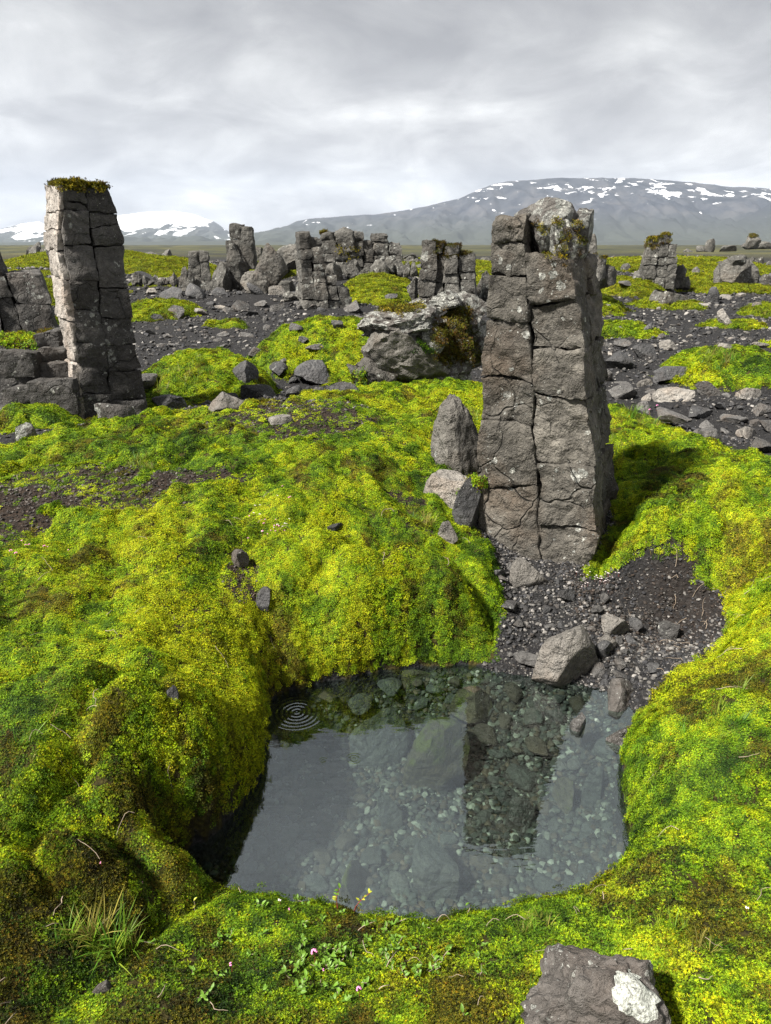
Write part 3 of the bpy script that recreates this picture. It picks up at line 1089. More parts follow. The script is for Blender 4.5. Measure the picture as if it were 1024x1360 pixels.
def moss_tuft(seed, kind=0):
    """cushion of tiny shoots; kind 0 fine carpet, 1 feathery carpet, 2 open leafy shoots"""
    r = np.random.default_rng(seed)
    parts = []
    nsh = (30, 24, 14)[kind]
    for k in range(nsh):
        rad = 0.018 * math.sqrt((k + r.uniform()) / nsh)
        a = k * 2.4 + r.uniform(-.5, .5)
        b = np.array([rad * math.cos(a), rad * math.sin(a), -0.004])
        tilt = np.array([b[0] * 14, b[1] * 14, 1.0]) + r.normal(size=3) * .15
        tilt /= np.linalg.norm(tilt)
        hue = float(np.clip(r.normal(.46, .34), 0, .99))
        if kind == 2:
            tip = b + tilt * r.uniform(.006, .014)
            a0 = r.uniform(0, 6.28)
            for j in range(6):
                aa = a0 + j * 1.047 + r.uniform(-.3, .3)
                dv = np.array([math.cos(aa), math.sin(aa), r.uniform(.25, .9)]) + tilt * .35
                v, f = leaf_quad(tip - tilt * r.uniform(0, .005), dv, tilt, r.uniform(.005, .0085), r.uniform(.0020, .0032))
                parts.append((v, f, float(np.clip(hue + r.normal(0, .1), 0, 1))))
        else:
            nl = 5
            hgt = r.uniform(.001, .011) * (1.2 - .4 * rad / .018)
            a0 = r.uniform(0, 6.28)
            for j in range(nl):
                aa = a0 + j * 6.283 / nl + r.uniform(-.4, .4)
                q = b + tilt * hgt * (1 if kind == 0 else .4 + .8 * j / nl)
                dv = np.array([math.cos(aa), math.sin(aa), r.uniform(.15, .6) if kind == 0 else .7])
                s = np.array([-math.sin(aa), math.cos(aa), r.uniform(-.3, .3)])
                L, W = r.uniform(.0035, .0058), r.uniform(.0020, .0030)
                v = np.array([q + s * W / 2 - dv * L * .2, q - s * W / 2 - dv * L * .2, q + dv * L])
                parts.append((v, [[0, 1, 2]], float(np.clip(hue + r.normal(0, .08), 0, 1))))
    V, F, hh = gather(parts)
    me = mesh_from('moss_tuft', V, F, M['moss'], False)
    attr(me, 'hue', hh, 'FLOAT')
    return me


moss_coll = proto_collection('moss_tuft', [moss_tuft(i, 0) for i in range(4)] + [moss_tuft(20 + i, 1) for i in range(3)] + [moss_tuft(40 + i, 2) for i in range(3)])


def grass_tuft(seed, n=14, L=(.03, .07), W=.0016):
    r = np.random.default_rng(seed)
    parts = []
    for k in range(n):
        a = r.uniform(0, 6.28)
        b = np.array([math.cos(a), math.sin(a), 0]) * r.uniform(0, .012)
        out = np.array([math.cos(a + r.normal(0, .5)), math.sin(a + r.normal(0, .5)), 0])
        ln = r.uniform(*L)
        bend = r.uniform(.2, .9)
        side = np.array([-out[1], out[0], 0]) * W / 2
        pts = [b + out * ln * bend * (q ** 1.8) + np.array([0, 0, ln * (q - .25 * bend * q * q)]) for q in (0, .35, .7, 1)]
        v = np.array([pts[0] - side, pts[0] + side, pts[1] - side, pts[1] + side, pts[2] - side * .7, pts[2] + side * .7, pts[3]])
        f = [[0, 1, 3], [0, 3, 2], [2, 3, 5], [2, 5, 4], [4, 5, 6]]
        parts.append((v, f, float(r.uniform(.2, .8))))
    V, F, hh = gather(parts)
    me = mesh_from('grass_tuft', V, F, M['grass'], False)
    attr(me, 'hue', hh, 'FLOAT')
    return me


grass_coll = proto_collection('grass_tuft', [grass_tuft(i) for i in range(4)])


def normals(x, y, e=.012):
    e = np.maximum(e, .004 * np.hypot(x, y))
    gx_ = (H(x + e, y) - H(x - e, y)) / (2 * e)
    gy_ = (H(x, y + e) - H(x, y - e)) / (2 * e)
    N = np.stack([-gx_, -gy_, np.ones_like(x)], 1)
    return N / np.linalg.norm(N, axis=1)[:, None]


PAL = np.array([(.395, .43, .014), (.265, .375, .012), (.12, .22, .012), (.022, .052, .008), (.13, .085, .014), (.045, .027, .010)])


def moss_color(x, y, r):
    f1 = n2d(x, y, .9, 3, 41.0)
    f2 = n2d(x, y, 4.0, 3, 55.0)
    f3 = n2d(x, y, 15.0, 2, 61.0)
    f4 = n2d(x, y, 34.0, 2, 64.0)
    v = .40 + .6 * f1 + .7 * f2 + .45 * f3 + .45 * f4 + r.normal(0, .12, len(x))
    v = np.clip(v, 0, 1)                                  # 0 yellow .. 1 deep green
    stops = np.array([0, .34, .62, 1.0])
    c = np.stack([np.interp(v, stops, PAL[[0, 1, 2, 3], k]) for k in range(3)], 1)
    # rusty olive tips, in patches
    b = sstep(.10, .45, n2d(x, y, 2.2, 3, 77.0) + .8 * n2d(x, y, 9.0, 2, 71.0) + r.normal(0, .16, len(x)) - .09 + .25 * sstep(1.6, 1.1, y))
    br = np.where(r.uniform(size=len(x))[:, None] < .5, PAL[4], PAL[5])
    c = c * (1 - b[:, None] * .8) + br * b[:, None] * .8
    ol = (.55 * sstep(9, 26, np.hypot(x, y)))[:, None]       # dulling by distance painted into the moss colour, more olive farther out
    return c * (1 - ol) + np.array([.20, .185, .012]) * ol


def build_moss():
    r = np.random.default_rng(11)
    rho = 17000.0
    P = []
    edges = np.geomspace(.45, 120, 60)
    for a, b in zip(edges[:-1], edges[1:]):
        ym = (a + b) / 2
        dd = math.hypot(ym, 1.2)
        s = max(1.0, dd / 3.0)
        hw = .62 * ym + .75 + .02 * ym
        n = int(rho / s ** 2 * (b - a) * 2 * hw * 1.5)
        P.append(np.stack([r.uniform(-hw, hw, n), r.uniform(a, b, n)], 1))
    P = np.concatenate(P)
    x, y = P[:, 0], P[:, 1]
    m = mossy(x, y)
    hole = n2d(x, y, 24.0, 2, 17.0) + .5 * n2d(x, y, 8.0, 2, 18.0)
    keep = r.uniform(size=len(x)) < m * 1.1 * np.where(np.hypot(x, y) < 5, .22 + .8 * sstep(-.30, -.14, hole), 1.0)
    x, y = x[keep], y[keep]
    N = normals(x, y)
    z = H(x, y)
    steep = 1 / np.clip(N[:, 2], .22, 1)
    keep = (r.uniform(size=len(x)) < np.clip(steep / 1.5, .0, 1)) & (z > .018)
    x, y, z, N = x[keep], y[keep], z[keep], N[keep]
    d = np.sqrt(x ** 2 + y ** 2 + 1.4)
    s = .72 * np.maximum(1.0, d / 3.0) ** .97 * r.uniform(.75, 1.15, len(x))
    # extra copies on the steep banks
    st = np.where(N[:, 2] < .6)[0]
    ex = np.repeat(st, 2)
    x, y, z = (np.concatenate([q, q[ex] + r.normal(0, .006, len(ex))]) for q in (x, y, z))
    z[len(d):] += r.normal(0, .01, len(ex))
    N = np.concatenate([N, N[ex]])
    s = np.concatenate([s, s[ex]])
    Nn = N + r.normal(0, .15, N.shape) + np.array([0, 0, .1])
    rot = rot_to_normal(Nn, r.uniform(0, 6.283, len(x)))
    c = moss_color(x, y, r) * np.clip(r.normal(1, .16, len(x)), .45, 1.5)[:, None]
    nb = n2d(x, y, 3.0, 2, 91.0) + r.normal(0, .12, len(x))
    vid = np.where(nb > .08, r.integers(4, 7, len(x)), r.integers(0, 4, len(x)))
    leafy = nb + .42 * sstep(1.75, 1.15, y) - .06 > .26
    vid = np.where(leafy, r.integers(7, 10, len(x)), vid)
    s = s * np.where(leafy, .85, 1.0)
    scl = np.stack([s, s, s * r.uniform(.7, 1.4, len(x))], 1)
    o = scatter('moss', np.stack([x, y, z], 1), rot, scl, c, vid, moss_coll)
    tag(o, 'thick yellow green moss carpet over the banks and mounds', 'moss', None, 'stuff')
    print('moss tufts', len(x))


build_moss()


# ------------------------------------------------------------------ moss patches that belong to rocks
GOLD = np.array([(.24, .19, .012), (.15, .13, .012), (.09, .095, .010), (.09, .055, .012)])


def moss_patch(parent, pts, nrm, size, seed, pal=GOLD, name='moss_patch', label=None):
    """tufts at world points with normals; a part of the rock it grows on"""
    r = np.random.default_rng(seed)
    n = len(pts)
    rot = rot_to_normal(nrm + r.normal(0, .3, nrm.shape), r.uniform(0, 6.28, n))
    c = pal[r.integers(0, len(pal), n)] * r.uniform(.7, 1.3, n)[:, None]
    s = size * r.uniform(.7, 1.4, n)
    base = np.array(parent.matrix_basis.translation) if parent is not None else np.zeros(3)
    o = scatter(name, pts - base, rot, np.stack([s, s, s * 1.2], 1), c, r.integers(0, 8, n), moss_coll, parent)
    o['kind'] = 'stuff'
    if label:
        o['label'] = label
    return o


def dome_points(c, rad, n, seed, axis=(0, 0, 1)):
    """points over a lumpy dome of radii rad around c"""
    r = np.random.default_rng(seed)
    d = r.normal(size=(n * 2, 3))
    d /= np.linalg.norm(d, axis=1)[:, None]
    ax = np.array(axis, float)
    ax /= np.linalg.norm(ax)
    d = d[d @ ax > -.15][:n]
    k = 1 + .35 * fbm(d * 2.1 + seed * 3.7, 3)
    return np.array(c) + d * np.array(rad) * k[:, None], d / np.array(rad) * np.mean(rad)


# ------------------------------------------------------------------ pillars traced block by block
def face_pillar(name, label, cat, foot, ang, cols, depth, mat, seed, layers=2, res=.022, rough=.010, chip=.022, lean=(0, 0)):
    """cols: list of (row boundary py list, left edge [(py,px)], right edge [(py,px)]); the front face stands at foot
    with its normal turned by ang; each block is a part of its own"""
    r = np.random.default_rng(seed)
    foot = np.array(foot, float)
    n = np.array([math.sin(ang), -math.cos(ang), 0])
    u = np.array([math.cos(ang), math.sin(ang), 0])
    root = empty(name, foot, label, cat)
    n_t = n + np.array([0, 0, lean[0]])

    def pt(px, py):
        d = ray(px, py)
        o = np.array([0, 0, CAMZ])
        t = ((foot - o) @ n_t) / (d @ n_t)
        return o + d * t
    for ci, (rows, le, ri) in enumerate(cols):
        le, ri = np.array(le, float), np.array(ri, float)
        for k in range(len(rows) - 1):
            def edge(y, e):
                return np.interp(y, e[:, 0], e[:, 1])
            y0, y1 = rows[k], rows[k + 1]
            dl, dr = (y0 if hasattr(y0, '__len__') else (y0, y0)), (y1 if hasattr(y1, '__len__') else (y1, y1))
            TL, TR = pt(edge(dl[0], le), dl[0]), pt(edge(dl[1], ri), dl[1])
            BL, BR = pt(edge(dr[0], le), dr[0]), pt(edge(dr[1], ri), dr[1])
            gap = .0016
            q = [BL + u * gap, BR - u * gap, TL + u * gap, TR - u * gap]
            cen = sum(q) / 4
            q = [a + np.array([0, 0, gap]) * np.sign(cen[2] - a[2]) for a in q]
            proud = r.uniform(-.016, .014)
            cuts = [0.0] + sorted(r.uniform(.38, .62, layers - 1).tolist()) + [1.0]
            for j in range(layers):
                d0, d1 = cuts[j] * depth, cuts[j + 1] * depth
                f0 = -n * (d0 + (gap if j else -proud))
                f1 = -n * (d1 - (gap if j < layers - 1 else 0))
                sh = (u * r.uniform(-.012, .012) + np.array([0, 0, r.uniform(-.003, .003)])) if j else 0
                # bits: x=1 right, y=2 depth, z=4 up
                Cn = [q[0] + f0, q[1] + f0, q[0] + f1, q[1] + f1, q[2] + f0, q[3] + f0, q[2] + f1, q[3] + f1]
                Cn = [c + sh for c in Cn]
                add_block(root, Cn, res * (1 if j == 0 else 1.5), seed * 100 + ci * 37 + k * 3 + j, mat, rough * (1 if j == 0 else 1.6), chip)
    return root, pt, n, u


Z3 = lambda X: 540 + X * .4043
Z3y = lambda Y: 230 + Y * .4044
mid = [(130, 400), (270, 397), (480, 402), (600, 405), (720, 410), (830, 413), (960, 425), (1030, 432), (1160, 440), (1340, 442)]
lef = [(130, 300), (225, 286), (340, 265), (480, 251), (670, 240), (820, 237), (1025, 234), (1260, 234)]
rig = [(200, 520), (270, 538), (420, 560), (580, 580), (735, 594), (960, 612), (1170, 616), (1340, 600)]
C3 = lambda e: [(Z3y(a), Z3(b)) for a, b in e]
R3 = lambda rows: [(Z3y(v[0]), Z3y(v[1])) if hasattr(v, '__len__') else Z3y(v) for v in rows]
fm = at(690, 742, .17)
main_ang = -math.radians(26)
main_p, mpt, mn, mu = face_pillar(
    'basalt_pillar', 'tall grey block-jointed lava pillar standing over the pool with lichen crusted head', 'rock pillar', fm, main_ang,
    [(R3([(140, 128), (232, 236), (340, 348), (478, 486), (668, 684), (812, 830), (1030, 1030), 1290]), C3(lef), C3(mid)),
     (R3([(262, 275), (432, 408), (575, 580), (722, 738), (950, 966), (1160, 1172), 1345]), C3(mid), C3(rig))],
    .50, M['pillar'], 31, 2, .012, .019, .009)


def head_rock(root, ptf, nvec, px, py, wpx, hpx, back, mat, seed, name='head_rock', sub=4, planes=7, deep=None):
    p = ptf(px, py) - nvec * back
    s = pxm(p)
    sz = np.array([wpx * s / 2, (deep or wpx * s / 2), hpx * s / 2])
    me = rock_mesh(name, seed, mat, sub, planes, .10, sz, (.5, .8), 45)
    return obj(name, me, root, p - np.array(root.location), (0, 0, math.atan2(-nvec[0], nvec[1]) + math.pi))


for a in [(722, 286, 72, 56, .14, 1, .14), (686, 298, 52, 50, .26, 2, .13), (760, 304, 40, 74, .20, 3, .15), (746, 324, 54, 72, .08, 4, .12), (715, 315, 44, 56, .14, 5, .13)]:
    head_rock(main_p, mpt, mn, a[0], a[1], a[2], a[3], a[4], M['crust'], 400 + a[5], deep=a[6])
MAIN_MOSS = [(736, 318, 38, 54, 420, 1), (770, 318, 18, 44, 140, 2), (716, 300, 22, 14, 60, 3), (745, 352, 16, 20, 60, 4)]
# moss in the ledges of the left side
for px, py in [(628, 652), (615, 655), (634, 640)]:
    c = mpt(px, py) - mn * .02
    p, nn = dome_points(c, (.05, .05, .025), 50, int(px))
    moss_patch(main_p, p, nn, .9, int(px), PAL[[1, 2, 4]])

ZL = lambda e: [(200 + a * .3515, b * .3516) for a, b in e]
RL = lambda rows: [(200 + v[0] * .3515, 200 + v[1] * .3515) if hasattr(v, '__len__') else 200 + v * .3515 for v in rows]
WANDER[:] = [.045, 2.6]
lm = ZL([(120, 325), (230, 338), (300, 345), (480, 370), (590, 382), (720, 405), (830, 415), (950, 425), (1090, 440)])
ll = ZL([(110, 232), (240, 237), (350, 240), (480, 255), (590, 270), (720, 290), (920, 308), (1090, 320)])
lr = ZL([(125, 408), (180, 436), (280, 456), (360, 478), (510, 486), (610, 500), (730, 516), (830, 542), (950, 552), (1090, 568)])
fl = at(150, 560, .22)
left_p, lpt, ln, lu = face_pillar(
    'basalt_pillar', 'tall dark pillar with pale sunlit edge and moss on its flat slanting top', 'rock pillar', fl, math.radians(33),
    [(RL([(112, 122), (190, 200), 225, (355, 360), (482, 488), (592, 606), (720, 726), (918, 924), 1090]), ll, lm),
     (RL([(122, 134), (228, 236), (296, 284), (366, 362), (514, 520), (624, 630), (736, 730), (830, 830), (946, 938), 1090]), lm, lr)],
    .62, M['pillar_dark'], 77, 3, .025, .018, .012)
# ------------------------------------------------------------------ freely built pillars and ruins
def stack_pillar(name, label, cat, base, yaw, width, depth, height, cols, rows, mat, seed, taper=.8, lean=(0, 0), res=.08, rough=.02, chip=.04,
                 profile=None, group=None, drop=0.0):
    """rows of jointed blocks; profile(u) gives the share of height reached at column position u in 0..1"""
    r = np.random.default_rng(seed)
    WANDER[:] = [.16 * height / rows, 1.1 * rows / height / 2]
    base = np.array(base, float)
    root = empty(name, base, label, cat, group)
    u = np.array([math.cos(yaw), math.sin(yaw), 0])
    v = np.array([-math.sin(yaw), math.cos(yaw), 0])
    xs = np.concatenate([[0], np.sort(np.linspace(0, 1, cols + 1)[1:-1] + r.uniform(-.25, .25, max(cols - 1, 0)) / max(cols, 1)), [1]]) if cols > 1 else np.array([0, 1])
    for i in range(cols):
        hh = height * (profile((xs[i] + xs[i + 1]) / 2) if profile else r.uniform(.88, 1.0))
        nr = max(1, int(round(rows * hh / height)))
        zs = np.linspace(0, 1, nr + 1)
        zs[1:-1] += r.uniform(-.28, .28, max(nr - 1, 0)) / nr
        proud = r.uniform(-.05, .05) * depth
        for k in range(nr):
            if k == nr - 1 and nr > 2 and r.uniform() < drop:
                continue
            za, zb = zs[k] * hh - (.25 * hh / nr if k == 0 else 0), zs[k + 1] * hh
            Cn = []
            jit = r.uniform(-.012, .012) * width
            pd = proud + r.uniform(-.03, .03) * depth
            for zbit in (0, 1):
                zz_ = zb if zbit else za
                tp = 1 - (1 - taper) * max(zz_, 0) / height
                for ybit in (0, 1):
                    for xbit in (0, 1):
                        xx = (xs[i + xbit] - .5) * width * tp + jit + (.003 if xbit == 0 else -.003)
                        yy = (ybit - .5) * depth * tp + pd
                        jag_ = r.uniform(-.03, .03, 2) * width / cols if res > .04 else (0, 0)
                        xx, yy = xx + jag_[0], yy + jag_[1]
                        zt = zz_ + ((.10 if k == nr - 1 and zbit else .015) * height / nr * r.uniform(-1, 1) if 0 < k < nr else 0)
                        Cn.append(base + u * (xx + lean[0] * zz_) + v * (yy + lean[1] * zz_) + np.array([0, 0, zt + (.003 if zbit == 0 else -.003)]))
            add_block(root, Cn, res * .7, seed * 50 + i * 13 + k, mat, rough * 1.15, chip * .4)
    return root


def on(px, d, dz=0.0):
    x = gx(px, d)
    return np.array([x, d, float(H(np.array([x]), np.array([d]))[0]) + dz])


def top_z(px, py, d):
    return atd(px, py, d)[2]


def lump(root, px, py, d, wpx, hpx, mat, seed, name='rock_mass', deep=.8, sub=4, planes=9, rough=.12, rz=0.0, taper=0.0, shear=0.0):
    p = atd(px, py, d)
    s = pxm(p)
    sz = np.array([wpx * s / 2, wpx * s / 2 * deep, hpx * s / 2])
    V, F = rock_geo(seed, sub, planes, rough, (1, 1, 1), (.42, .78))
    k_ = 1 - taper * (V[:, 2] + 1) / 2
    V[:, 0] = V[:, 0] * k_ + shear * (V[:, 2] + 1) / 2
    V[:, 1] *= k_
    me = mesh_from(name, V * sz, F, mat, True, 38)
    base = np.array(root.location) if root else np.zeros(3)
    return obj(name, me, root, p - base, (0, 0, rz))


def to_px(P):
    X, Y, Z = P[:, 0], P[:, 1], P[:, 2] - CAMZ
    dep = Y * CP - Z * SP
    return 512 + FPX * X / dep, 680 - FPX * (Y * SP + Z * CP) / dep


def surf_moss(root, inside, n, seed, size, pal=GOLD, up=-.1, name='moss_patch'):
    """tufts on the real surface of a rock thing, where inside(points) says so"""
    r = np.random.default_rng(seed)
    Ps, Ns, As = [], [], []
    kids = [o for o in COL.objects if (o.parent == root or o == root) and o.type == 'MESH' and not o.modifiers]
    for o in kids:
        me = o.data
        co = np.empty(len(me.vertices) * 3)
        me.vertices.foreach_get('co', co)
        M4 = np.array(o.matrix_basis)
        if o.parent:
            M4 = np.array(root.matrix_basis) @ M4
        co = co.reshape(-1, 3) @ M4[:3, :3].T + M4[:3, 3]
        me.calc_loop_triangles()
        tr = np.empty(len(me.loop_triangles) * 3, np.int32)
        me.loop_triangles.foreach_get('vertices', tr)
        tr = tr.reshape(-1, 3)
        A, B, C = co[tr[:, 0]], co[tr[:, 1]], co[tr[:, 2]]
        N = np.cross(B - A, C - A)
        ar = np.linalg.norm(N, axis=1) + 1e-12
        N = N / ar[:, None]
        cen = (A + B + C) / 3
        ok = inside(cen) & (N[:, 2] > up)
        Ps.append(np.stack([A, B, C], 1)[ok])
        Ns.append(N[ok])
        As.append(ar[ok])
    T, N, A = np.concatenate(Ps), np.concatenate(Ns), np.concatenate(As)
    if len(T) == 0:
        return None
    wgt = A * np.clip(.25 + N[:, 2], .1, 1.2)
    k = r.choice(len(T), n, p=wgt / wgt.sum())
    a, b2 = r.uniform(size=n), r.uniform(size=n)
    f = a + b2 > 1
    a[f], b2[f] = 1 - a[f], 1 - b2[f]
    P = T[k, 0] + (T[k, 1] - T[k, 0]) * a[:, None] + (T[k, 2] - T[k, 0]) * b2[:, None]
    return moss_patch(root, P, N[k] + np.array([0, 0, .3]), size, seed, pal, name)


def cap_moss(root, px, py, d, wpx, hpx, n, seed, size=1.0, pal=GOLD, name='moss_cap', deep=None, up=-.1):
    def inside(P):
        x, y = to_px(P)
        wob = .5 * fbm(P * (6.0 / max(d * .12, .5)) + seed, 2)
        return np.hypot((x - px) / (wpx / 2), (y - py) / (hpx / 2)) < 1 + wob
    return surf_moss(root, inside, n, seed, size, pal, up, name)


PF = M['pillar_far']
WANDER[:] = [.045, 2.6]
# added pale slabs: sunlight on the left pillar's narrow side put into their colour
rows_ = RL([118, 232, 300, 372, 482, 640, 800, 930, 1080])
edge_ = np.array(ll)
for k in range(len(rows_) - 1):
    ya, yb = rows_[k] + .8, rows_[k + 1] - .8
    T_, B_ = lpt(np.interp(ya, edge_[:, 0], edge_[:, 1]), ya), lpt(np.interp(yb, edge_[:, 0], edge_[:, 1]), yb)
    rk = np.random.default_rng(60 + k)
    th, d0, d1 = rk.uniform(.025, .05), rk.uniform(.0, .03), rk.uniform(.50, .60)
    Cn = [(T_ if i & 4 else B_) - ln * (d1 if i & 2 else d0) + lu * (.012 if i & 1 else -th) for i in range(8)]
    add_block(left_p, Cn, .022, 1500 + k, M['pale'], .012, .014, 'sunlit_slab')
for px, py, wd, hh, n, sd in MAIN_MOSS:
    cap_moss(main_p, px, py, 3.1, wd, hh, n, sd, .8, name='moss_patch')
cap_moss(left_p, 112, 240, 5.7, 90, 22, 900, 5, 1.9, up=.2)
cap_moss(left_p, 95, 254, 5.7, 20, 18, 90, 6, 1.5, name='moss_patch')
# leftmost pair of leaning columns, cut by the frame
b = on(24, 7.6)
lp2 = stack_pillar('basalt_pillar', 'broken dark pillar split into leaning columns above the stacked block wall', 'rock pillar', b, math.radians(22), 1.2, .6, top_z(14, 318, 7.6) - b[2], 4, 5, M['pillar_dark'], 12,
                   .84, (-.12, .05), .05, .018, .03, lambda q: .98 if q < .74 else .80)
cap_moss(lp2, 8, 322, 7.6, 34, 12, 120, 14, 2.4)
# cluster on the rise left of centre
b = on(267, 22)
stack_pillar('basalt_pillar', 'short dark stub beside the tallest rock of the rubble rise', 'rock pillar', b, .2, .70, .6, top_z(267, 331, 22) - b[2], 2, 3, PF, 21, .75, (0.02, 0), .12, .04, .08)
b = on(309, 20.5)
rr = empty('lava_outcrop', b, 'rugged lava outcrop carrying a narrow block tower on its crest', 'rock outcrop')
lump(rr, 311, 362, 20.5, 72, 96, PF, 31, planes=12, taper=.4, shear=.1)
lump(rr, 296, 372, 20.2, 36, 60, PF, 32)
for k, (a0, a1, c0, c1) in enumerate([(307, 322, 297, 318), (322, 336, 300, 322), (304, 338, 318, 358)]):
    q0, q1 = atd(a0, c1, 20.6), atd(a1, c0, 20.6)
    Cn = [(q0[0] if not i & 1 else q1[0], 20.4 + (.45 if i & 2 else 0), q0[2] if not i & 4 else q1[2]) for i in range(8)]
    add_block(rr, Cn, .08, 330 + k, PF, .03, .05)
b = on(354, 20)
rr = empty('lava_outcrop', b, 'wedge shaped lava rock with a pale sloping left side', 'rock outcrop')
lump(rr, 354, 366, 20, 80, 84, M['boulder_far'], 45, planes=14, rough=.09, taper=.55, shear=.1)
lump(rr, 338, 380, 19.6, 40, 40, M['boulder_far'], 46)
lump(rr, 384, 385, 19.7, 34, 28, PF, 47)
# narrow broken pillar with a stair of blocks
b = on(432, 17.5)
stack_pillar('basalt_pillar', 'narrow ragged pillar stepping down to a heap of square blocks', 'rock pillar', b, .25, 1.15, .75, top_z(420, 309, 17.5) - b[2], 4, 6, PF, 52, .86, (-.06, 0), .09, .03, .06,
             lambda q: (1.0, .93, .42, .30)[min(3, int(q * 4))])
# ruin behind it
b = on(480, 27)
r6 = stack_pillar('lava_outcrop', 'wide ruined lava wall with mossy saddle and blocky right end', 'rock outcrop', b, .05, 2.9, 1.3, top_z(510, 308, 27) - b[2], 6, 4, PF, 62, .92, (0, 0), .14, .06, .12,
                  lambda q: (.98, .86, 1.0, .80, .95, .72)[min(5, int(q * 6))])
lump(r6, 462, 322, 26.6, 46, 36, PF, 63)
cap_moss(r6, 462, 332, 26.0, 34, 22, 160, 64, 6.0)
cap_moss(r6, 424, 306, 26.4, 22, 8, 50, 65, 5.5)
b = on(402, 27)
rr = empty('lava_outcrop', b, 'low crumbling lava hump between the wedge rock and the ruined wall', 'rock outcrop')
lump(rr, 392, 346, 27, 60, 40, PF, 66)
lump(rr, 366, 350, 28, 50, 30, PF, 67)
# squat block left of the main pillar
b = on(594, 15.5)
r7 = stack_pillar('basalt_pillar', 'squat square pillar with moss spilling over its top', 'rock pillar', b, -.12, 1.22, .9, top_z(590, 320, 15.5) - b[2], 4, 5, PF, 72, .82, (-.02, 0), .08, .03, .06,
                  lambda q: (1.0, .98, .93, .80)[min(3, int(q * 4))])
cap_moss(r7, 596, 332, 15.0, 56, 28, 420, 73, 3.0, GOLD[[1, 2, 3, 3]] * .6)
# pillar with a moss hat on the right
b = on(868, 24)
r8 = stack_pillar('basalt_pillar', 'solitary leaning pillar wearing a thick moss cap', 'rock pillar', b, -.2, 1.12, .9, top_z(868, 312, 24) - b[2], 3, 5, PF, 82, .70, (.05, 0), .10, .035, .07,
                  lambda q: (.95, 1.0, .82)[min(2, int(q * 3))])
cap_moss(r8, 867, 314, 23.9, 50, 30, 360, 83, 4.0, up=.15)
lump(r8, 895, 368, 24.3, 30, 40, PF, 84, 'rock_mass')


def crag(label, pxs, d, seed, hpx, base_py, mat=None):
    """a run of jagged lava: overlapping angular masses of uneven height"""
    rk = np.random.default_rng(seed)
    b_ = on(sum(pxs) / 2, d)
    root = empty('lava_outcrop', b_, label, 'rock outcrop')
    x = pxs[0]
    k = 0
    while x < pxs[1]:
        w_ = rk.uniform(.55, 1.15) * hpx
        h_ = hpx * rk.uniform(.55, 1.7)
        lump(root, x + w_ / 2, base_py - h_ * .32, d + rk.uniform(-.02, .02) * d, w_ * 1.25, h_ * 1.1, mat or PF, seed * 10 + k, 'rock_mass', .8, 4, 12, .13, rk.uniform(-.5, .5), rk.uniform(.2, .6), rk.uniform(-.3, .3))
        x += w_ * .55
        k += 1
    return root


crag('jagged low crag joining the short stub to the tower outcrop', (236, 300), 21, 91, 24, 388)
crag('broken lava rim in front of the narrow ragged pillar', (372, 430), 18.6, 92, 24, 398)
crag('dark rubble crag at the foot of the ruined wall', (430, 545), 25, 93, 26, 368)
crag('tumbled dark rocks round the base of the squat pillar', (540, 640), 16, 94, 26, 396)
crag('dark ragged rocks at the foot of the moss capped pillar', (838, 905), 24, 95, 22, 384)
crag('low jagged lava ridge far out behind the squat pillar', (520, 680), 40, 96, 16, 358)
crag('far ragged lava ridge on the right plain', (800, 1010), 60, 97, 11, 352)
crag('far ragged lava ridge behind the rock cluster', (330, 420), 34, 98, 22, 352)
crag('low dark crag on the left beyond the mossy hollow', (175, 250), 26, 99, 14, 378)


def outcrop(label, px, d, parts, seed, mat=PF, cap=None):
    b = on(px, d)
    root = empty('lava_outcrop', b, label, 'rock outcrop')
    for k, (x, y, w_, h_) in enumerate(parts):
        lump(root, x, y + h_ * .15, d + (k % 3) * .01 * d, w_ * 1.15, h_ * 1.5, mat, seed + k, sub=3, planes=8)
    if cap:
        cap_moss(root, cap[0], cap[1], d - .3, cap[2], cap[3], 80, seed, .10 * d)
    return root


outcrop('dark knobbly outcrop on the mossy rise near the stranded slabs', 976, 27, [(975, 362, 40, 36), (958, 366, 24, 34), (996, 362, 22, 34), (978, 346, 26, 18)], 500)
outcrop('small far outcrop with a tall knob, on the flat plain', 1000, 260, [(1000, 320, 18, 16), (996, 326, 22, 14), (1014, 327, 22, 10)], 510, cap=(1000, 313, 12, 4))
outcrop('thin jagged far outcrop on the plain beyond the moss capped pillar', 940, 190, [(944, 327, 16, 16), (964, 330, 24, 14), (930, 332, 18, 10), (915, 335, 14, 8)], 520)
outcrop('far castle shaped outcrop between the two left pillars', 50, 92, [(50, 338, 30, 22), (50, 328, 12, 18), (40, 336, 14, 18), (62, 339, 16, 18)], 530)
outcrop('low rubble outcrop on the snow side of the plain', 212, 110, [(205, 340, 30, 10), (222, 338, 16, 12), (190, 342, 14, 9)], 540)
outcrop('pale rock hump on the bright far moss', 217, 48, [(216, 354, 20, 18), (208, 358, 12, 10)], 550, M['boulder_far'])
outcrop('rough dark shoulder of lava half hidden by the main pillar', 790, 17, [(795, 352, 30, 40), (806, 366, 26, 26), (785, 330, 20, 30)], 560, cap=(800, 338, 20, 8))
outcrop('low broken lava ridge on the plain behind the squat pillar', 672, 52, [(650, 352, 30, 18), (540, 345, 30, 16), (690, 350, 30, 16)], 570)
outcrop('small dark crag beyond the moss hat pillar', 905, 56, [(900, 352, 24, 14), (880, 350, 16, 10)], 580)
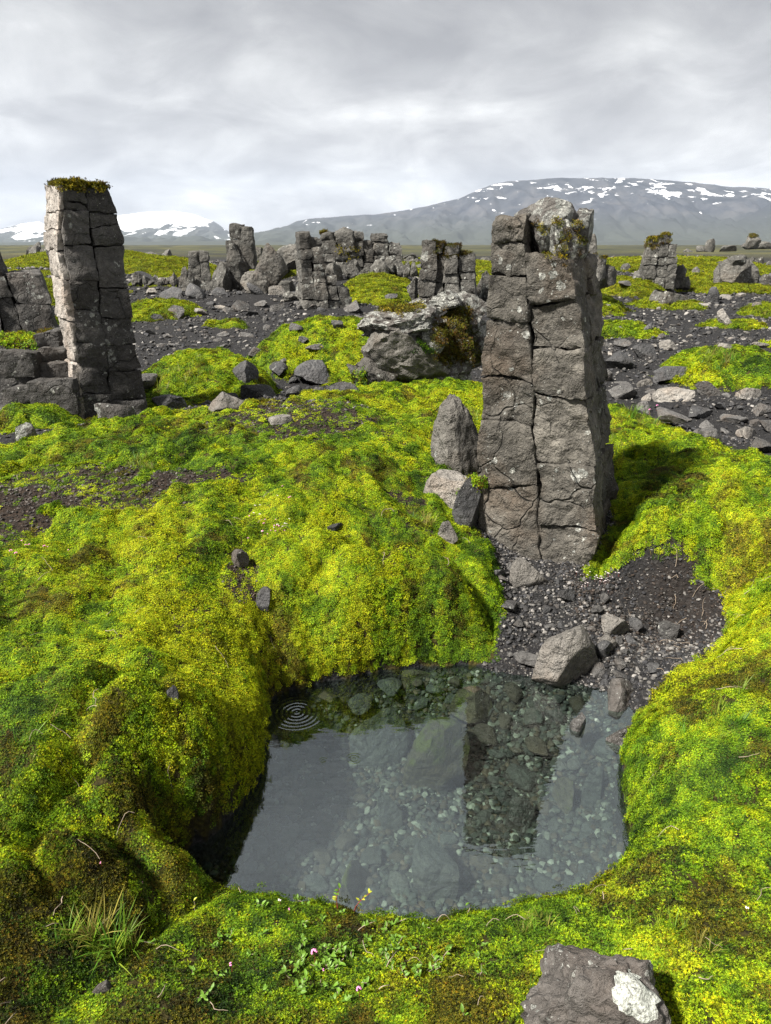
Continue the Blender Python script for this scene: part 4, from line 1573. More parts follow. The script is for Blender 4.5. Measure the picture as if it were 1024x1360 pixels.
for k, (px, d, wd, hh) in enumerate([(830, 40, 14, 8), (955, 45, 12, 7), (990, 36, 18, 9), (1016, 30, 16, 12), (770, 45, 16, 9), (160, 52, 14, 7), (330, 46, 12, 8), (545, 42, 16, 10), (640, 60, 18, 7), (860, 66, 16, 6),
                                     (1020, 50, 12, 8), (925, 38, 14, 9), (620, 48, 18, 9), (735, 70, 16, 8), (810, 55, 14, 8)]):
    b = on(px, d)
    s = pxm(b)
    o = obj('lava_rock', rock_mesh('lava_rock', 600 + k, PF, 3, 8, .12, (wd * s / 2, wd * s * .4, hh * s)), None, b + np.array([0, 0, .2 * hh * s]))
    tag(o, 'small dark lava knob dotted over the far mossy plain', 'rock', 'far lava knobs on the plain')

# ------------------------------------------------------------------ boulder and crusted ledge behind the mossy bank
d = 6.1
b = on(540, d)
rr = empty('lava_boulder', b, 'big grey brown lava boulder with a dark lichen hood beside crusted ledge', 'boulder')
lump(rr, 540, 474, d, 124, 104, M['boulder_far'], 701, 'boulder_body', .9, 5, 12, .10)
lump(rr, 497, 500, d - .1, 60, 56, M['boulder_far'], 702, 'boulder_body', .7, 4, 9)
lump(rr, 540, 434, d + .05, 128, 62, M['crust'], 703, 'hood', .9, 5, 9, .16)
lump(rr, 590, 470, d + .2, 90, 110, M['crust'], 707, 'hood', .9, 5, 9, .16)
lump(rr, 566, 452, d - .05, 56, 44, M['crust'], 704, 'hood', .9, 4, 9, .13)
cap_moss(rr, 563, 462, d - .25, 26, 22, 160, 705, 1.8, PAL[[2, 3, 3]])
cap_moss(rr, 600, 455, d, 54, 60, 700, 708, 1.8, GOLD[[1, 2, 3, 3]] * .8)
cap_moss(rr, 530, 408, d, 60, 16, 160, 709, 1.8, GOLD)
cap_moss(rr, 478, 508, d - .2, 22, 30, 120, 706, 1.8, PAL[[1, 2, 4, 3]])
d = 6.9
b = on(610, d)
rr = empty('lava_ledge', b, 'white lichen crusted ledge running behind the main pillar with brown moss', 'rock ledge')
for k, (x, y, w_, h_) in enumerate([(580, 405, 70, 40), (620, 410, 60, 50), (625, 440, 50, 70), (588, 440, 60, 50), (560, 412, 40, 34), (612, 470, 70, 50)]):
    lump(rr, x, y, d + (k % 3) * .12, w_, h_, M['crust'], 710 + k, 'rock_mass', .7, 4, 9, .13)
cap_moss(rr, 605, 425, d - .35, 46, 36, 420, 720, 1.9, GOLD[[1, 2, 3]] * .8)
cap_moss(rr, 622, 458, d - .35, 34, 50, 380, 721, 1.9, GOLD[[1, 2, 3, 2]] * .7)

# ------------------------------------------------------------------ single rocks that one can point to
def single(name, label, cat, px, py, wpx, hpx, mat, seed, deep=.8, planes=10, rough=.06, rz=0.0, tilt=(0, 0), sub=4, z=None, sink=.25, cut=(.38, .72), taper=0.0, shear=0.0):
    """px,py: middle of the rock's foot in the photo"""
    p = hit(px, py)[0] if z is None else at(px, py, z)
    s = pxm(p)
    sz = np.array([wpx * s / 2, wpx * s / 2 * deep, hpx * s / 2 / (1 - sink * .5)])
    V, F = rock_geo(seed, sub, planes, rough, (1, 1, 1), cut)
    V[:, 2] = np.maximum(V[:, 2], -.30)
    V[:, 2] -= (V[:, 2].max() + V[:, 2].min()) / 2
    V /= np.abs(V).max(0)
    k_ = 1 - taper * (V[:, 2] + 1) / 2
    V[:, 0] = V[:, 0] * k_ + shear * (V[:, 2] + 1) / 2
    V[:, 1] *= k_
    me = mesh_from(name, V * sz, F, mat, True, 36)
    o = obj(name, me, None, p + np.array([0, sz[1] * .4, sz[2] * (1 - sink * .8)]), (tilt[0], tilt[1], rz))
    return tag(o, label, cat)


single('boulder', 'pale grey angular boulder with sharp facets at the water edge', 'boulder', 752, 902, 104, 72, M['boulder'], 805, .8, 8, .03, .3, (.0, .05), 5, cut=(.5, .75), taper=.28, shear=-.05)
single('rock', 'dark wet rounded rock half in the water below the pale boulder', 'rock', 824, 940, 60, 34, M['scoria'], 811, .8, 9, .06, .5)
single('rock', 'glossy black wet rock at the foot of the right bank', 'rock', 820, 992, 48, 26, M['wet'], 812, .7, 7, .05, .3, z=-.02)
single('rock', 'small glossy black rock breaking the water surface alone', 'rock', 770, 972, 34, 22, M['wet'], 813, .7, 7, .06, .9, z=-.02)
single('rock', 'brownish flat faced rock leaning on the foot of the main pillar', 'rock', 704, 776, 58, 32, M['boulder'], 814, .8, 6, .04, .4, (0, .1), 4, cut=(.4, .6))
single('rock', 'grey slab shaped rock on the black gravel with smaller twin in front', 'rock', 818, 842, 46, 26, M['boulder'], 815, .8, 7, .04, .1)
single('rock', 'low pale rock just in front of the grey slab shaped rock', 'rock', 805, 858, 36, 18, M['boulder'], 816, .8, 7, .04, .4)
single('rock', 'dark split rock on brown soil under the right mossy bank', 'rock', 890, 846, 36, 20, M['stone'], 817, .8, 7, .05, .9)
single('pebble', 'smooth round blue grey pebble between pillar foot and dirt hollow', 'pebble', 804, 797, 15, 13, M['stone'], 818, .9, 2, .02, 0)
single('rock', 'upright pointed rock beside left edge of the main pillar', 'rock', 604, 630, 80, 100, M['boulder_far'], 833, .8, 7, .08, .15, (-.05, 0), 5, sink=.12, cut=(.62, .85), taper=.26, shear=-.10)
single('rock', 'flat topped block wedged under the upright pointed rock', 'rock', 602, 676, 80, 46, M['boulder'], 822, .8, 6, .06, -.1, (0, .05), 4, cut=(.6, .8))
single('rock', 'dark chunk filling the gap beside the pillar below the flat topped block', 'rock', 622, 700, 44, 60, M['stone_dark'], 823, .8, 8, .05, .2)
single('rock', 'small pinkish broken rock on the moss edge left of the pillar foot', 'rock', 596, 718, 28, 28, M['boulder'], 824, .8, 8, .05, .2)
single('rock', 'rough brown scoria rock with a white lichen blotch, deep in foreground moss', 'rock', 806, 1386, 215, 100, M['scoria'], 838, .85, 12, .14, -.3, (.0, .05), 5, sink=.30, taper=.30, cut=(.55, .85))
single('rock', 'dark stone poking out of the middle of the big moss slope', 'rock', 348, 800, 44, 24, M['stone_dark'], 832, .8, 8, .06, .3)
single('rock', 'lichen stone in the bare pocket of the big moss slope', 'rock', 316, 752, 30, 22, M['scoria'], 833, .8, 8, .06, .3)
single('rock', 'thin dark flake lying on the yellow upper moss slope', 'rock', 445, 692, 22, 12, M['stone_dark'], 834, .7, 6, .06, .3)
single('rock', 'pale pointed rock on the bare crest of the mossy bank', 'rock', 300, 546, 54, 24, M['boulder'], 841, .7, 7, .05, .3, cut=(.36, .65))
single('rock', 'white crusted flat rock at the foot of the left pillar', 'rock', 146, 562, 66, 22, M['crust'], 842, .7, 7, .07, .1)
single('rock', 'white crusted knob in moss left of the left pillar', 'rock', 34, 590, 28, 22, M['crust'], 843, .8, 7, .07, .1)
single('rock', 'low grey rock lying flat on the mossy crest soil', 'rock', 372, 562, 34, 10, M['boulder'], 844, .7, 6, .05, .2)
single('rock', 'tiny dark stone set in the crown of the moss bulge by the water', 'rock', 229, 948, 20, 18, M['stone_dark'], 845, .8, 6, .06, .2)
single('rock', 'grey stone buried in moss at the lower left', 'rock', 133, 1316, 26, 18, M['stone'], 846, .8, 6, .06, .2)
single('rock', 'big round grey brown stone lying alone on the black gravel plain', 'rock', 962, 432, 26, 20, M['boulder'], 847, .8, 7, .05, .2)
single('rock', 'dark upright splinter beside the flat slabs of the gravel plain', 'rock', 945, 404, 20, 22, M['stone_dark'], 848, .7, 6, .05, .2)
single('slab', 'long flat lava slab lying below the moss capped pillar', 'rock slab', 890, 402, 70, 16, M['pillar_far'], 849, .5, 5, .04, .1)
# lichen blotch of the foreground rock
fr = [o for o in bpy.data.objects if o.get('label', '').startswith('rough brown scoria')][0]


def lichen_blotch():
    V, F = rock_geo(831, 5, 9, .09, (1, 1, 1), (.5, .85))
    me0 = fr.data
    n = len(me0.vertices)
    co = np.empty(n * 3)
    me0.vertices.foreach_get('co', co)
    co = co.reshape(-1, 3)
    sz = np.abs(co).max(0)
    dirs = co / sz
    c = np.array([.42, -.42, .75])
    dd = np.linalg.norm(dirs - c, axis=1) + .26 * fbm(dirs * 3.2 + 2, 3)
    nr = np.empty(n * 3)
    me0.vertices.foreach_get('normal', nr)
    nr = nr.reshape(-1, 3)
    ok = dd < .42
    fs = np.array([p.vertices[:] for p in me0.polygons])
    fs = fs[ok[fs].all(1)]
    used = np.unique(fs)
    mp_ = np.zeros(n, int)
    mp_[used] = np.arange(len(used))
    m, t, out = new_mat('lichen')
    geo = t.new('ShaderNodeNewGeometry')
    cc = t.ramp(t.noise(geo.outputs['Position'], 150, 5, .7), [(.36, (.09, .085, .08)), (.46, (.28, .29, .26)), (.62, (.50, .52, .47))])
    principled(t, out, cc, .95, t.bump(t.noise(geo.outputs['Position'], 120, 4, .7), .8, .01), .1)
    me = mesh_from('lichen_patch', co[used] + nr[used] * .0018, mp_[fs], m)
    o = obj('lichen_patch', me, fr)
    o['label'] = 'white crust of lichen'


lichen_blotch()

# stacked blocks below the leftmost pillar
WANDER[:] = [.03, 3.0]
wall_r = np.random.default_rng(5)
for k, (x0, x1, y0, y1, dd, lab) in enumerate([
        (-12, 38, 470, 502, 5.7, 'pale topped block at the end of the dry stone stack'), (40, 92, 507, 548, 5.6, 'broad block with pale ledge in the stack beside the left pillar'),
        (6, 42, 515, 540, 5.65, 'low dark block between pale topped block and moss'), (40, 84, 482, 508, 5.8, 'dark shaded block above the broad ledge block'),
        (52, 88, 462, 484, 5.9, 'dark upper block under the golden moss knob'), (50, 78, 442, 464, 6.0, 'topmost grey block of the stack next to the left pillar'),
        (-20, 14, 548, 572, 5.5, 'lowest dark block sunk in the shaded moss'), (24, 42, 500, 516, 5.75, 'small brown filler block in the stack')]):
    q0, q1 = atd(x0, y1, dd), atd(x1, y0, dd)
    ft = empty('wall_block', (0, 0, 0), lab, 'stone block')
    bpy.data.objects.remove(ft)
    jit = lambda: wall_r.uniform(-.02, .02, 3)
    Cn = [np.array([q0[0] if not i & 1 else q1[0], dd + (.55 if i & 2 else 0) + (.06 if i & 1 else 0), q0[2] - .01 if not i & 4 else q1[2]]) + jit() for i in range(8)]
    o = add_block(None, Cn, .03, 900 + k, M['pillar_dark'], .014, .025, 'wall_block')
    tag(o, lab, 'stone block')
o = add_block(None, [np.array([atd(-30 if not i & 1 else 95, 560, 6.0)[0], 6.02 + (.5 if i & 2 else 0), .1 if not i & 4 else .86]) for i in range(8)], .06, 990, M['pillar_dark'], .03, .05, 'lava_bank')
tag(o, 'shaded lava bank behind the stacked blocks by the left pillar', 'rock bank')
cap_moss(o, 22, 455, 5.8, 60, 26, 260, 991, 2.0, PAL[[0, 1, 2, 4]], 'moss_patch')
cap_moss(o, 68, 436, 5.9, 22, 16, 90, 992, 1.8, GOLD, 'moss_patch')
cap_moss(o, 40, 480, 5.68, 18, 22, 70, 993, 1.8, PAL[[1, 2]], 'moss_patch')

# ------------------------------------------------------------------ stones in numbers: every copy is an object of its own
variants = {}
for nm, mt in (('stone', 'stone'), ('stone_dark', 'stone_dark'), ('boulder', 'boulder'), ('sunken', 'sunken'), ('sunken_brown', 'sunken_brown')):
    variants[nm] = [rock_mesh('stone', 1000 + 20 * len(variants) + k, M[mt], 3, 11 if not nm.startswith('sunken') else 6, .05, (1.25, r_ * 1.2, h_ * 1.15), (.38, .72) if not nm.startswith('sunken') else (.5, .85), 32)
                    for k, (r_, h_) in enumerate([(.8, .62), (.7, .5), (.9, .75), (.62, .45), (.85, .55), (.75, .8), (.95, .6), (.6, .6)])]


def in_poly(P, x, y):
    return sdist(np.array(P, float), x, y) < 0


def stones(name, label, cat, group, poly, n, sz, kinds, seed, power=2.0, under=False, sink=.3):
    r = np.random.default_rng(seed)
    P = np.array(poly, float)
    lo, hi = P.min(0), P.max(0)
    pts = r.uniform(lo, hi, (n * 12, 2))
    pts = pts[in_poly(P, pts[:, 0], pts[:, 1])]
    sizes = np.sort(sz[0] + (sz[1] - sz[0]) * r.uniform(size=n) ** power)[::-1]
    chosen = []
    for s in sizes:                                   # spread them so that stones do not stand inside each other
        for _ in range(40):
            q = pts[r.integers(len(pts))]
            if all(math.hypot(q[0] - c[0], (q[1] - c[1]) * 1.7) > .47 * (s + c[2]) for c in chosen):
                chosen.append((q[0], q[1], s))
                break
    ch = np.array(chosen)
    W = hit(ch[:, 0], ch[:, 1])
    ms_ = mossy(W[:, 0], W[:, 1])
    for (px, py, s), p, mo in zip(ch, W, ms_):
        if mo > .7 and s < .6 * sz[1]:
            continue
        k = kinds[r.integers(len(kinds))]
        me = variants[k][r.integers(8)]
        m = s * pxm(p) / 2
        o = obj(name, me, None, p + np.array([0, 0, m * (.50 - .75 * r.uniform(.1, .8))]), (r.normal(0, .25), r.normal(0, .25), r.uniform(0, 6.28)), (m, m, m * r.uniform(.8, 1.15)))
        tag(o, ('large ' if s > sz[0] + .45 * (sz[1] - sz[0]) else 'small ' if s < sz[0] + .12 * (sz[1] - sz[0]) else 'middling ') + {'stone': 'grey brown ', 'stone_dark': 'blackish ', 'boulder': 'pale '}[k] + label, cat, group)


stones('stone', 'stone on the black gravel between pillar foot and pool', 'stone', 'stones on the pool shore', [(655, 745), (720, 775), (800, 800), (905, 850), (870, 905), (800, 912), (690, 895), (650, 870), (672, 800)], 58, (8, 34), ['stone_dark', 'stone', 'stone_dark', 'stone'], 1)
stones('stone', 'cobble in the stony stream bed behind the right bank', 'stone', 'cobbles of the stream bed', [(800, 476), (890, 462), (900, 520), (1030, 530), (1030, 604), (940, 590), (840, 545), (800, 520)], 88, (11, 52), ['stone', 'stone', 'boulder', 'stone_dark'], 2, 2.2)
stones('stone', 'stone strewn over the black gravel slope above the stream', 'stone', 'stones on the black gravel slope', [(800, 430), (870, 430), (940, 448), (1030, 448), (1030, 472), (960, 470), (890, 465), (800, 475)], 34, (6, 24), ['stone', 'boulder', 'stone_dark'], 3)
stones('stone', 'angular rubble stone in the gully beyond the crest of the mossy bank', 'stone', 'rubble in the gully', [(190, 500), (215, 520), (270, 540), (340, 490), (380, 492), (470, 492), (480, 512), (450, 524), (330, 536), (200, 552)], 46, (13, 54), ['stone_dark', 'stone_dark', 'stone'], 4, 1.7)
stones('stone', 'loose stone on the dark cinder slope left of the golden mound', 'stone', 'stones on the cinder slope', [(190, 425), (260, 410), (480, 405), (500, 425), (400, 480), (340, 490), (240, 468), (200, 465)], 52, (6, 26), ['stone_dark', 'stone', 'stone'], 5)
stones('stone', 'rubble stone heaped round the feet of the clustered rocks', 'stone', 'rubble at the rock cluster', [(185, 375), (260, 372), (400, 395), (470, 400), (480, 415), (330, 412), (240, 420), (200, 400)], 50, (9, 40), ['stone', 'boulder', 'stone_dark'], 6, 1.6)
stones('stone', 'rubble block scattered between the squat pillar and the far ruins', 'stone', 'rubble in the middle distance', [(480, 345), (660, 350), (660, 385), (560, 395), (520, 410), (470, 395)], 26, (7, 24), ['stone', 'stone_dark'], 7)
stones('stone', 'stone scattered over the flats below the moss capped pillar', 'stone', 'stones on the right flats', [(790, 385), (1030, 360), (1030, 440), (900, 420), (800, 425)], 40, (6, 20), ['stone', 'stone_dark', 'boulder'], 8)
pool_in = [(370, 950), (480, 915), (640, 900), (780, 940), (815, 1000), (815, 1120), (760, 1180), (560, 1195), (380, 1185), (300, 1150), (350, 1060)]


def sunken_stones():
    r = np.random.default_rng(21)
    pts = r.uniform((300, 900), (820, 1200), (4000, 2))
    pts = pts[in_poly(pool_in, pts[:, 0], pts[:, 1])]
    sizes = np.sort(9 + 32 * r.uniform(size=150) ** 2.2)[::-1]
    big = [(505, 1000, 100), (590, 1030, 110), (515, 1085, 56), (585, 1170, 84), (690, 1092, 50), (790, 1055, 48), (755, 1062, 46)]
    ch = list(big)
    for s in sizes:
        for _ in range(30):
            q = pts[r.integers(len(pts))]
            if all(math.hypot(q[0] - c[0], q[1] - c[1]) > .5 * (s + c[2]) for c in ch):
                ch.append((q[0], q[1], s))
                break
    ch = np.array(ch[len(big):])
    W = hit(ch[:, 0], ch[:, 1])
    for (px, py, s), p in zip(ch, W):
        if p[2] > -.03:
            continue
        m = s * pxm(p) / 2
        kd = 'sunken' if r.uniform() < .7 else 'sunken_brown'
        o = obj('pebble', variants[kd][r.integers(8)], None, p + np.array([0, 0, m * .35]), (r.normal(0, .2), r.normal(0, .2), r.uniform(0, 6.28)), (m, m, m * .8))
        tag(o, ('large ' if s > 22 else 'small ' if s < 13 else 'middling ') + ('grey green' if kd == 'sunken' else 'brown') + ' pebble lying on the bottom of the clear pool', 'pebble', 'pebbles on the pool bottom')


sunken_stones()
for k, (px, py, wp, hp, mt, lab, cat) in enumerate([
        (500, 1005, 96, 56, 'sunken', 'broad layered slab sunk under the ripples in the pool', 'rock slab'), (588, 1040, 104, 80, 'sunken_moss', 'large algae covered boulder sunk in the middle of the pool', 'boulder'),
        (515, 1096, 56, 44, 'sunken', 'flat blue grey stone standing out pale on the pool floor', 'stone'), (584, 1184, 88, 50, 'sunken', 'wide flat stone under water at the near bank', 'stone'),
        (688, 1102, 50, 40, 'wet', 'blackish stone in the dark reflection of the pillar', 'stone'), (790, 1066, 36, 52, 'sunken', 'grey tilted slab under water near right bank', 'rock slab'),
        (752, 1072, 48, 44, 'sunken_moss', 'brown algae stone beside the tilted slab under water', 'stone'), (740, 925, 90, 30, 'sunken_moss', 'weedy ledge under water in front of the pale boulder', 'rock ledge'),
        (540, 915, 90, 30, 'sunken_moss', 'brown weedy shelf under water along the back bank', 'rock ledge'), (625, 950, 60, 40, 'sunken_moss', 'weed draped stone below the surface near the shore gravel', 'stone'),
        (470, 1190, 60, 40, 'sunken_moss', 'greenish stone under water behind the red stemmed shoots', 'stone')]):
    sh_ = k in (7, 8, 9)
    single('sunken_stone', lab, cat, px, py, wp, hp, M[mt], 860 + k, .75, 7, .05, .2 + k * .7, (0, 0), 4, z=(-.10 if sh_ else None), sink=.35 if not sh_ else .2)

# ------------------------------------------------------------------ gravel (nobody could count it)
def gravel_mat():
    m, t, out = new_mat('gravel stones')
    a = t.new('ShaderNodeAttribute', attribute_name='col', attribute_type='INSTANCER')
    geo = t.new('ShaderNodeNewGeometry')
    f = t.ramp(t.noise(geo.outputs['Position'], 120, 4, .6), [(.35, .75), (.65, 1.25)])
    c = t.mix(1.0, a.outputs['Color'], f, 'MULTIPLY')
    principled(t, out, c, .75, t.bump(t.noise(geo.outputs['Position'], 200, 3, .6), .5, .004), .35)
    return m


M['gravel'] = gravel_mat()
gravel_coll = proto_collection('gravel_stone', [rock_mesh('gravel_stone', 1200 + k, M['gravel'], 1 if k < 4 else 2, 5, .05, (1, .8, .6), (.55, .9), 45) for k in range(6)])


def gravel(name, label, P, size, seed, cols, sink=.2, kind='gravel'):
    r = np.random.default_rng(seed)
    x, y = P[:, 0], P[:, 1]
    z = H(x, y)
    n = len(x)
    s = size(r, n, np.hypot(x, y))
    rot = np.stack([r.normal(0, .35, n), r.normal(0, .35, n), r.uniform(0, 6.28, n)], 1)
    c = np.array(cols)[r.integers(0, len(cols), n)] * np.clip(r.normal(1, .3, n), .4, 2.2)[:, None]
    o = scatter(name, np.stack([x, y, z + s * .6 * (1 - sink) * .5], 1), rot, np.stack([s, s, s * r.uniform(.7, 1.1, n)], 1), c, r.integers(0, 6, n), gravel_coll)
    tag(o, label, kind, None, 'stuff')
    return o


GC = [(.018, .018, .020), (.028, .028, .029), (.048, .046, .044), (.09, .085, .078), (.024, .024, .026), (.014, .014, .016), (.15, .142, .132), (.034, .030, .027)]
r = np.random.default_rng(31)
# shore
P = r.uniform((-.2, 2.2), (2.0, 4.0), (60000, 2))
s_ = sdist(shore, P[:, 0], P[:, 1])
hx, hy = at(910, 800, .13)[:2]
dirt = 1 - np.hypot((P[:, 0] - hx - .12) / .6, (P[:, 1] - hy) / .35)
P = P[(s_ < .01) & (r.uniform(size=len(P)) < np.where(dirt > .1, .5, .75))]
gravel('gravel', 'fine black gravel on the shore below the main pillar', P, lambda r, n, d: .0035 + .010 * r.uniform(size=n) ** 4, 1, GC)
# bare soil
SP_ = []
for cx, cy, rx, ry in soil[:5]:
    P = r.uniform((cx - rx, cy - ry), (cx + rx, cy + ry), (int(5000 * rx * ry * 4), 2))
    SP_.append(P[(np.hypot((P[:, 0] - cx) / rx, (P[:, 1] - cy) / ry) < 1.05)])
hx, hy = at(910, 800, .13)[:2]
P = r.uniform((hx - .5, hy - .35), (hx + .65, hy + .35), (9000, 2))
SP_.append(P[sdist(shore, P[:, 0], P[:, 1]) < .02])
P = np.concatenate(SP_)
P = P[mossy(P[:, 0], P[:, 1]) < .6]
gravel('soil_crumbs', 'brown crumbs and grit on the bare soil patches', P, lambda r, n, d: .0022 + .009 * r.uniform(size=n) ** 4, 5, [(.016, .011, .008), (.026, .018, .013), (.010, .008, .006), (.04, .03, .024), (.07, .062, .055)], kind='soil')
# pool floor
P = r.uniform((-1.1, 1.2), (1.2, 2.6), (42000, 2))
s_ = sdist(pool_s, P[:, 0], P[:, 1])
P = P[s_ < -.02]
gravel('pool_gravel', 'mixed green grey and pale gravel on the pool floor', P, lambda r, n, d: .0045 + .016 * r.uniform(size=n) ** 3, 2,
       [(.014, .016, .015), (.020, .022, .019), (.032, .034, .027), (.011, .012, .011), (.024, .019, .013), (.09, .095, .08), (.024, .027, .023), (.03, .022, .014)])
# plain
ys = np.exp(r.uniform(math.log(4.2), math.log(75), 190000))
xs = r.uniform(-1, 1, len(ys)) * (.60 * ys + .8)
mk = mossy(xs, ys)
cl_ = n2d(xs, ys, .7, 3, 15.0)
keep = (mk < .35) & (r.uniform(size=len(xs)) < .30 + 1.4 * np.clip(cl_ + .08, 0, .6))
P = np.stack([xs[keep], ys[keep]], 1)
gravel('cinder_gravel', 'black cinders and pebbles strewn over the dark plain', P, lambda r, n, d: d * (.0007 + .0034 * r.uniform(size=n) ** 5), 3, GC)
print('gravel', len(P))

# ------------------------------------------------------------------ plants of the foreground
GP = np.array([(.09, .20, .02), (.14, .24, .02), (.20, .25, .03), (.26, .22, .06)])


def grass(name, label, spots, seed, kind='grass'):
    r = np.random.default_rng(seed)
    pts, sc = [], []
    for px, py, rad, n, s in spots:
        c = hit(px, py)[0]
        a = r.uniform(0, 6.28, n)
        q = rad * np.sqrt(r.uniform(size=n))
        pts.append(np.stack([c[0] + q * np.cos(a), c[1] + q * np.sin(a)], 1))
        sc.append(np.full(n, s))
    P = np.concatenate(pts)
    s = np.concatenate(sc) * r.uniform(.6, 1.3, len(P))
    z = H(P[:, 0], P[:, 1])
    ok = z > .02
    P, s, z = P[ok], s[ok], z[ok]
    n = len(P)
    rot = np.stack([r.normal(0, .2, n), r.normal(0, .2, n), r.uniform(0, 6.28, n)], 1)
    o = scatter(name, np.c_[P, z], rot, np.stack([s] * 3, 1), GP[r.integers(0, 4, n)] * r.uniform(.7, 1.2, n)[:, None], r.integers(0, 4, n), grass_coll)
    tag(o, label, 'grass', None, 'stuff')


grass('grass', 'thin green and straw grass blades rising from the moss', [(150, 1250, .05, 16, 1.5), (110, 1260, .05, 8, 1.1), (190, 620, .08, 30, .8), (640, 560, .1, 30, .9), (560, 690, .07, 14, 1.0), (880, 720, .05, 8, .9),
                                                                        (850, 560, .15, 40, 1.2), (820, 600, .15, 30, 1.0), (720, 1180, .08, 10, .7), (700, 1235, .05, 12, .6), (60, 1000, .1, 8, .8), (480, 870, .2, 26, .6), (400, 880, .12, 18, .6), (570, 860, .15, 18, .6), (900, 1240, .1, 10, .8), (760, 1350, .1, 8, .7), (960, 970, .12, 10, .9), (590, 490, .2, 40, 1.4), (240, 500, .3, 50, 1.6), (950, 480, .2, 40, 2.0)], 4)


def plain_mat(name, c, rough=.6, spec=.3, var=.25):
    m, t, out = new_mat(name)
    geo = t.new('ShaderNodeNewGeometry')
    f = t.ramp(t.noise(geo.outputs['Position'], 90, 3, .6), [(.35, 1 - var), (.65, 1 + var)])
    principled(t, out, t.mix(1.0, c, f, 'MULTIPLY'), rough, None, spec)
    return m


M['twig'] = plain_mat('dry twig', (.24, .19, .14), .8)
M['red_stem'] = plain_mat('red stem', (.22, .045, .03))
M['leaf'] = plain_mat('willow leaf', (.085, .165, .016), .5, .25)
M['leaf_y'] = plain_mat('young willow leaf', (.30, .32, .03), .5, .25)
M['pink'] = plain_mat('pink petal', (.62, .22, .42))
M['white_f'] = plain_mat('white petal', (.7, .62, .62))


def tube(path, rad, k=5):
    path = np.asarray(path, float)
    n = len(path)
    V, F = [], []
    for i in range(n):
        d = path[min(i + 1, n - 1)] - path[max(i - 1, 0)]
        d /= np.linalg.norm(d) + 1e-9
        a = np.cross(d, (0.3, .2, 1.0) if abs(d[2]) < .9 else (1.0, 0, 0))
        a /= np.linalg.norm(a)
        b = np.cross(d, a)
        rr_ = rad * (1 - .6 * i / (n - 1))
        for j in range(k):
            t = 6.283 * j / k
            V.append(path[i] + rr_ * (a * math.cos(t) + b * math.sin(t)))
    for i in range(n - 1):
        for j in range(k):
            F.append([i * k + j, i * k + (j + 1) % k, (i + 1) * k + (j + 1) % k, (i + 1) * k + j])
    return np.array(V), np.array(F)


def leaf_mesh(L, W, mat, seed):
    """small cupped oval leaf, thick enough to have two sides"""
    r = np.random.default_rng(seed)
    us = np.linspace(0, 1, 6)
    top = []
    for u_ in us:
        wd = W * math.sin(math.pi * min(.98, u_ * .9 + .06)) ** .8
        for s in (-1, 0, 1):
            top.append((L * u_, s * wd / 2, .10 * L * u_ * (1 - u_) * 4 + (.12 * W if s else 0) - .15 * L * u_ * u_))
    V = np.array(top)
    F = []
    for i in range(5):
        for s in range(2):
            a = i * 3 + s
            F.append([a, a + 3, a + 4, a + 1])
    n = len(V)
    V2 = np.concatenate([V, V - [0, 0, .0006]])
    F = F + [[q + n for q in f[::-1]] for f in F]
    return mesh_from('leaf', V2, F, mat)


LV = [leaf_mesh(.012, .006, M['leaf'], 1), leaf_mesh(.014, .0065, M['leaf'], 2), leaf_mesh(.012, .005, M['leaf_y'], 3)]


def shoot(name, label, px, py, height, nleaf, seed, lean=(0, 0), stem='red_stem', lv=(2, 2, 0), group=None, scale=1.0):
    r = np.random.default_rng(seed)
    p = hit(px, py)[0]
    root = empty(name, p, label, 'plant', group)
    ts = np.linspace(0, 1, 6)
    path = np.stack([lean[0] * ts ** 1.5 * height + .004 * np.sin(ts * 5 + seed), lean[1] * ts * height, -.01 + ts * height], 1)
    V, F = tube(path, .0016 * scale, 5)
    st = obj('stem', mesh_from('stem', V, F, M[stem]), root)
    for k in range(nleaf):
        t = 1 - .55 * (k / max(nleaf, 1)) if nleaf < 8 else r.uniform(.2, 1)
        q = np.array([np.interp(t, ts, path[:, i]) for i in range(3)])
        s = scale * r.uniform(.8, 1.2)
        obj('leaf', LV[lv[r.integers(len(lv))]], st, q, (r.normal(0, .3), -r.uniform(.2, 1.0), r.uniform(0, 6.28)), (s, s, s))
    return root


shoot('willow_shoot', 'upright red stemmed shoot with yellow leaf tip against the water', 446, 1212, .085, 6, 1, (.15, 0), scale=1.0)
shoot('willow_shoot', 'slanting red stemmed shoot with yellow leaf tips beside the upright one', 468, 1216, .085, 7, 2, (.55, 0), scale=1.0)
shoot('willow_shoot', 'short bare brown shoot at the water edge in the lower left', 262, 1206, .05, 2, 3, (-.2, 0), 'twig')
shoot('willow_shoot', 'thin pale shoot before the pillar reflection', 622, 1216, .05, 1, 4, (0, 0), 'twig')
r = np.random.default_rng(77)
for k in range(80):
    px, py = r.normal(440, 85), r.normal(1278, 36)
    if py > 1352 or py < 1205:
        continue
    shoot('creeping_willow', 'low creeping willow sprig with rounded green leaves in the foreground moss', px, py, r.uniform(.018, .038), r.integers(6, 11), 100 + k, (r.normal(0, .8), r.normal(0, .5)), 'twig', (0, 0, 1, 0), 'creeping willow sprigs', .95)
for k in range(16):
    px, py = r.uniform(480, 1000), r.uniform(1250, 1345)
    if 690 < px < 920 and py > 1240:
        continue
    shoot('creeping_willow', 'lone green leafy sprig among the moss of the near bank', px, py, r.uniform(.012, .025), r.integers(6, 9), 200 + k, (r.normal(0, .8), r.normal(0, .5)), 'twig', (0, 0, 1), 'leafy sprigs in the near moss', .8)


